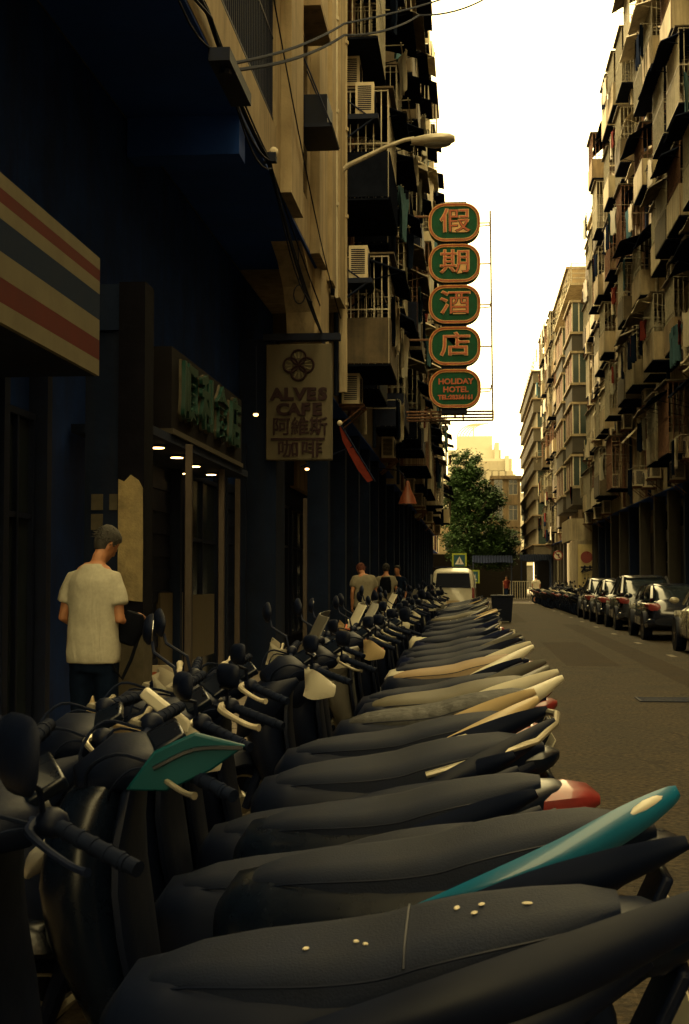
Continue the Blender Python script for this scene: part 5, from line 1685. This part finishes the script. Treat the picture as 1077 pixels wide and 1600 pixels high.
# cables along the overhang edge, each one a thing
def cable(label, pts, rad=.012, mat=None, sag=0.0, group='black cables strung along the left facade'):
    P0 = [Vector(p) for p in pts]
    out_ = []
    for a, b in zip(P0, P0[1:]):
        for t in range(8):
            u = t / 8
            q = a.lerp(b, u)
            q.z -= sag * 4 * u * (1 - u)
            out_.append(q)
    out_.append(P0[-1])
    o = MB().tube(out_, rad, 6).build('cable', mat or m_rubber, None)
    tag(o, label, 'cable', group)
    return o
cx_ = -2.16
cable('thick black cable hugging the lower edge of the tan overhang', [(cx_, 6, 6.10), (cx_, 11.5, 6.16), (cx_, 15.0, 5.98), (cx_, 20.6, 5.05)], .022, sag=.10)
cable('second black cable looping just under the thick overhang cable', [(cx_ + .03, 6, 6.0), (cx_ + .03, 11.5, 6.12), (cx_ + .03, 15.0, 5.95), (cx_ + .03, 21, 5.0)], .014, sag=.26)
cable('thin black cable running above the thick overhang cable', [(cx_ - .01, 8, 6.30), (cx_, 11.5, 6.20), (cx_, 15, 6.02), (cx_, 21.3, 5.35)], .010, sag=.05)
cable('thin loose cable hanging lowest under the overhang edge', [(cx_ + .05, 9, 5.95), (cx_ + .04, 12, 6.05), (cx_ + .04, 15.1, 5.9), (cx_ + .04, 19, 5.2)], .009, sag=.32)
cable('thin cable falling across the pilasters of the tan facade', [(-2.04, 14.5, 7.6), (-2.04, 19.0, 6.2), (-2.04, 22.4, 5.6)], .009, sag=.06)
a0 = P(345, 102, 11.6)
cable('upper black cable crossing the street in front of the tan facade', [a0, P(538, 37, 19), P(760, -28, 31), (6.0, 31, 18)], .016, sag=.08, group='cables crossing the street')
cable('lower black cable crossing the street into the bright sky', [a0 - Vector((0, 0, .05)), P(538, 55, 19), P(655, 24, 26), P(760, -3, 30), (6.0, 30.2, 16.5)], .018, sag=.10, group='cables crossing the street')
bt = tag(empty('cable_bracket', tuple(a0)), 'dark bracket clamping the cables to the overhang edge', 'bracket')
MB().box(-.06, .12, -.25, .9, -.05, .06).build('arm', m_steel_d, bt, smooth=False)
MB().tube([(.05, -.05, -.1), (.05, -.05, .1)], .05, 8).build('insulator', m_black, bt)
lp = P(428, 238, 15.1)
il = tag(empty('insulator', tuple(lp)), 'small white porcelain insulator at the cable bundle', 'insulator')
MB().ell((0, 0, 0), (.05, .05, .06), 12, 8).build('porcelain', m_cloth_w, il)
MB().obox((-.04, 0, -.06), (.14, .1, .1)).build('clamp', m_steel_d, il)
hr = P(468, 460, 18.5)
o = MB().tube([hr + Vector((.075 * math.cos(2 * PI * i / 16), 0, .125 * math.sin(2 * PI * i / 16))) for i in range(16)], .008, 5, closed=True).tube([hr + Vector((0, 0, .125)), hr + Vector((-.02, 0, .75))], .006, 5).build('cable_loop', m_steel_d)
tag(o, 'small loop of wire hanging below the overhang', 'wire loop')

# red fringed parasol edge with a round finial
Yp = 23.0
f0, f1 = P(531, 661, Yp), P(586, 752, Yp)
fp = tag(empty('red_pennant', tuple(f0)), 'slanting red fringed pennant on a pole with a round white finial', 'pennant')
d = f1 - f0
MB().tube([(0, 0, 0), d], .014, 6).tube([d * .4, d * .4 + Vector((-.9, .3, -.3))], .012, 6).build('pole', m_steel_d, fp)
MB().ell((0, 0, 0), (.045, .045, .045), 12, 8).build('finial', m_cloth_w, fp)
pn_ = MB()
ring0 = [d * t + Vector((0, .01, 0)) for t in (.04, .25, .5, .75, .97)]
vs_, fs_ = [], []
for i, q in enumerate(ring0):
    wd = (.03, .10, .12, .13, .10)[i]
    vs_ += [q, q + Vector((-wd, 0, -wd * .45)), q + Vector((0, .02, 0)), q + Vector((-wd, .02, -wd * .45))]
for i in range(4):
    a = i * 4
    fs_ += [(a, a + 1, a + 5, a + 4), (a + 2, a + 6, a + 7, a + 3), (a, a + 4, a + 6, a + 2), (a + 1, a + 3, a + 7, a + 5)]
pn_.raw(vs_, fs_).build('cloth', m_cloth_r, fp)
# red lantern further on
rl_ = P(637, 772, 36)
ln = tag(empty('red_lantern', tuple(rl_)), 'orange red cone shaped lamp hanging from the left shops', 'lantern')
MB().loft([[Vector((q * math.cos(2 * PI * j / 14), q * math.sin(2 * PI * j / 14), z)) for j in range(14)] for z, q in ((-.25, .24), (-.05, .17), (.12, .09), (.3, .05), (.34, .03))]).build('shade', M('lamp_shade_red', (.2, .055, .025), .5, 0, .2, 6), ln)
MB().tube([(0, 0, .34), (-.2, 0, .6), (-1.0, 0, .7)], .015, 6).build('bracket', m_steel_d, ln)

# ------------------------------------------------------------------ road signs
def cross_sign(label, px, py, Y, sz):
    p = P(px, py, Y)
    r = empty('crossing_sign', (p.x, Y, 0))
    tag(r, label, 'road sign', 'pedestrian crossing signs')
    MB().tube([(0, .04, 0), (0, .04, p.z + sz * .55)], .035, 8).build('pole', m_steel_d, r)
    MB().box(-sz / 2, sz / 2, -.02, .02, p.z - sz / 2, p.z + sz / 2).build('border', M('sign_yellow_green', (.45, .52, .05), .5, 0, .1, 5), r, smooth=False)
    MB().box(-sz * .38, sz * .38, -.028, -.021, p.z - sz * .38, p.z + sz * .38).build('sign_face', M('sign_blue', (.01, .10, .15), .5, 0, .1, 5), r, smooth=False)
    q = sz * .30
    MB().prism([(-q, p.z - q * .85), (q, p.z - q * .85), (0, p.z + q * .95)], -.034, -.029, lambda a, b, d: (a, d, b)).build('white_triangle', m_white, r, smooth=False)
    fg = MB()
    k = sz
    fg.tube([(0, -.037, p.z + .06 * k), (0, -.037, p.z - .06 * k)], .022 * k, 6).tube([(0, -.037, p.z - .06 * k), (-.06 * k, -.037, p.z - .2 * k)], .018 * k, 6).tube([(0, -.037, p.z - .06 * k), (.06 * k, -.037, p.z - .2 * k)], .018 * k, 6)
    fg.ell((0, -.037, p.z + .11 * k), (.03 * k, .01, .03 * k), 8, 6)
    fg.build('walking_figure', m_steel_d, r)
cross_sign('square pedestrian crossing sign with yellow border above the white van', 718, 876, 60, .62)
cross_sign('second yellow bordered crossing sign half hidden by the van', 739, 901, 66, .62)
def turn_sign():
    Y = 84.0
    p = P(872, 868, Y)
    r = empty('turn_sign', (p.x, Y, 0))
    tag(r, 'round red ringed no left turn sign on a pole', 'road sign')
    MB().tube([(0, .03, 0), (0, .03, p.z)], .035, 8).build('pole', m_alu, r)
    MB().tube([(0, -.0, p.z), (0, .02, p.z)], .29, 28).build('sign_face', m_white, r)
    MB().tube([(.255 * math.cos(2 * PI * i / 28), -.008, p.z + .255 * math.sin(2 * PI * i / 28)) for i in range(28)], .035, 6, closed=True).build('red_ring', m_redp, r)
    MB().box(.03, .09, -.02, -.005, p.z - .15, p.z + .08).box(-.1, .089, -.021, -.006, p.z + .03, p.z + .09).build('arrow', m_steel_d, r, smooth=False)
    MB().obox((0, -.026, p.z), (.5, .008, .05), (0, R(45), 0)).build('red_slash', m_redp, r)
turn_sign()
# lamps, awnings, railings at the end of the road
def street_awning(label, px0, px1, py, Y, d, mat):
    a, b = P(px0, py, Y), P(px1, py, Y)
    r = empty('shop_awning', ((a.x + b.x) / 2, Y, a.z), (0, 0, -PI / 2))
    tag(r, label, 'awning', 'shop awnings at the far end')
    e_awning(r, 0, 0, round(b.x - a.x, 2), d, .5, mat, True)
    for s in (-1, 1):
        MB().tube([(d * .9, s * (b.x - a.x) * .47, -.5), (d * .9, s * (b.x - a.x) * .47, -a.z)], .04, 6).build('post', m_steel_d, r)
street_awning('wide dark awning on posts in the shade under the tree', 738, 800, 868, 96, 2.2, m_awn_d)
street_awning('dark awning on posts under the grey corner block', 812, 862, 866, 108, 2.0, m_awn_d)
kw = MB().box(-3.2, 4.4, 112, 116, 0, 3.4).build('shade_backdrop', M('backdrop_dark', (.010, .008, .006), .9, spec=.1), None, smooth=False)
tag(kw, 'dark low box standing in for the deep shade behind the tree trunk', 'backdrop')
rl = tag(empty('street_railing', (2.4, 104.5, 0)), 'row of upright railings closing off the end of the road', 'railing')
bar = MB().tube([(0, 0, 0), (0, 0, 1.25)], .025, 6).mesh('railing_bar', m_bar)
for i in range(14):
    put('railing_bar', bar, rl, (i * .17, 0, 0))
MB().box(-.05, 2.3, -.03, .03, 1.25, 1.31).build('rail', m_bar, rl, smooth=False)
# tall red banner at the right edge
bnr = tag(empty('shop_banner', (5.35, 30.6, 3.9)), 'narrow vertical orange red shop banner at the right edge', 'banner')
MB().box(-.03, .6, -.03, .03, 0, 1.6).build('banner_face', m_sign_o, bnr, smooth=False)
MB().box(-.07, -.031, -.05, .05, -.05, 1.65).build('banner_edge', m_whitemetal, bnr, smooth=False)
MB().box(.55, 1.9, -.02, .02, 1.45, 1.5).box(.55, 1.9, -.02, .02, .1, .15).build('banner_arm', m_steel_d, bnr, smooth=False)


# metal door posts catching light along the arcade
for i, (x, y) in enumerate(((-2.75, 15.6), (-2.9, 17.6), (-2.55, 21.9), (-2.6, 13.0))):
    o = MB().box(-.03, .03, -.03, .03, .13, 2.7).build('door_post', M('post_brown', (.06, .045, .035), .6), None, (x, y, 0), smooth=False, bevel=.006)
    tag(o, ['slim brown metal post right of the pale boards in the arcade', 'slim metal post deep in the arcade beyond the pale boards', 'slim metal post under the cafe sign', 'slim metal post below the green shop sign'][i], 'post', 'slim posts in the arcade')
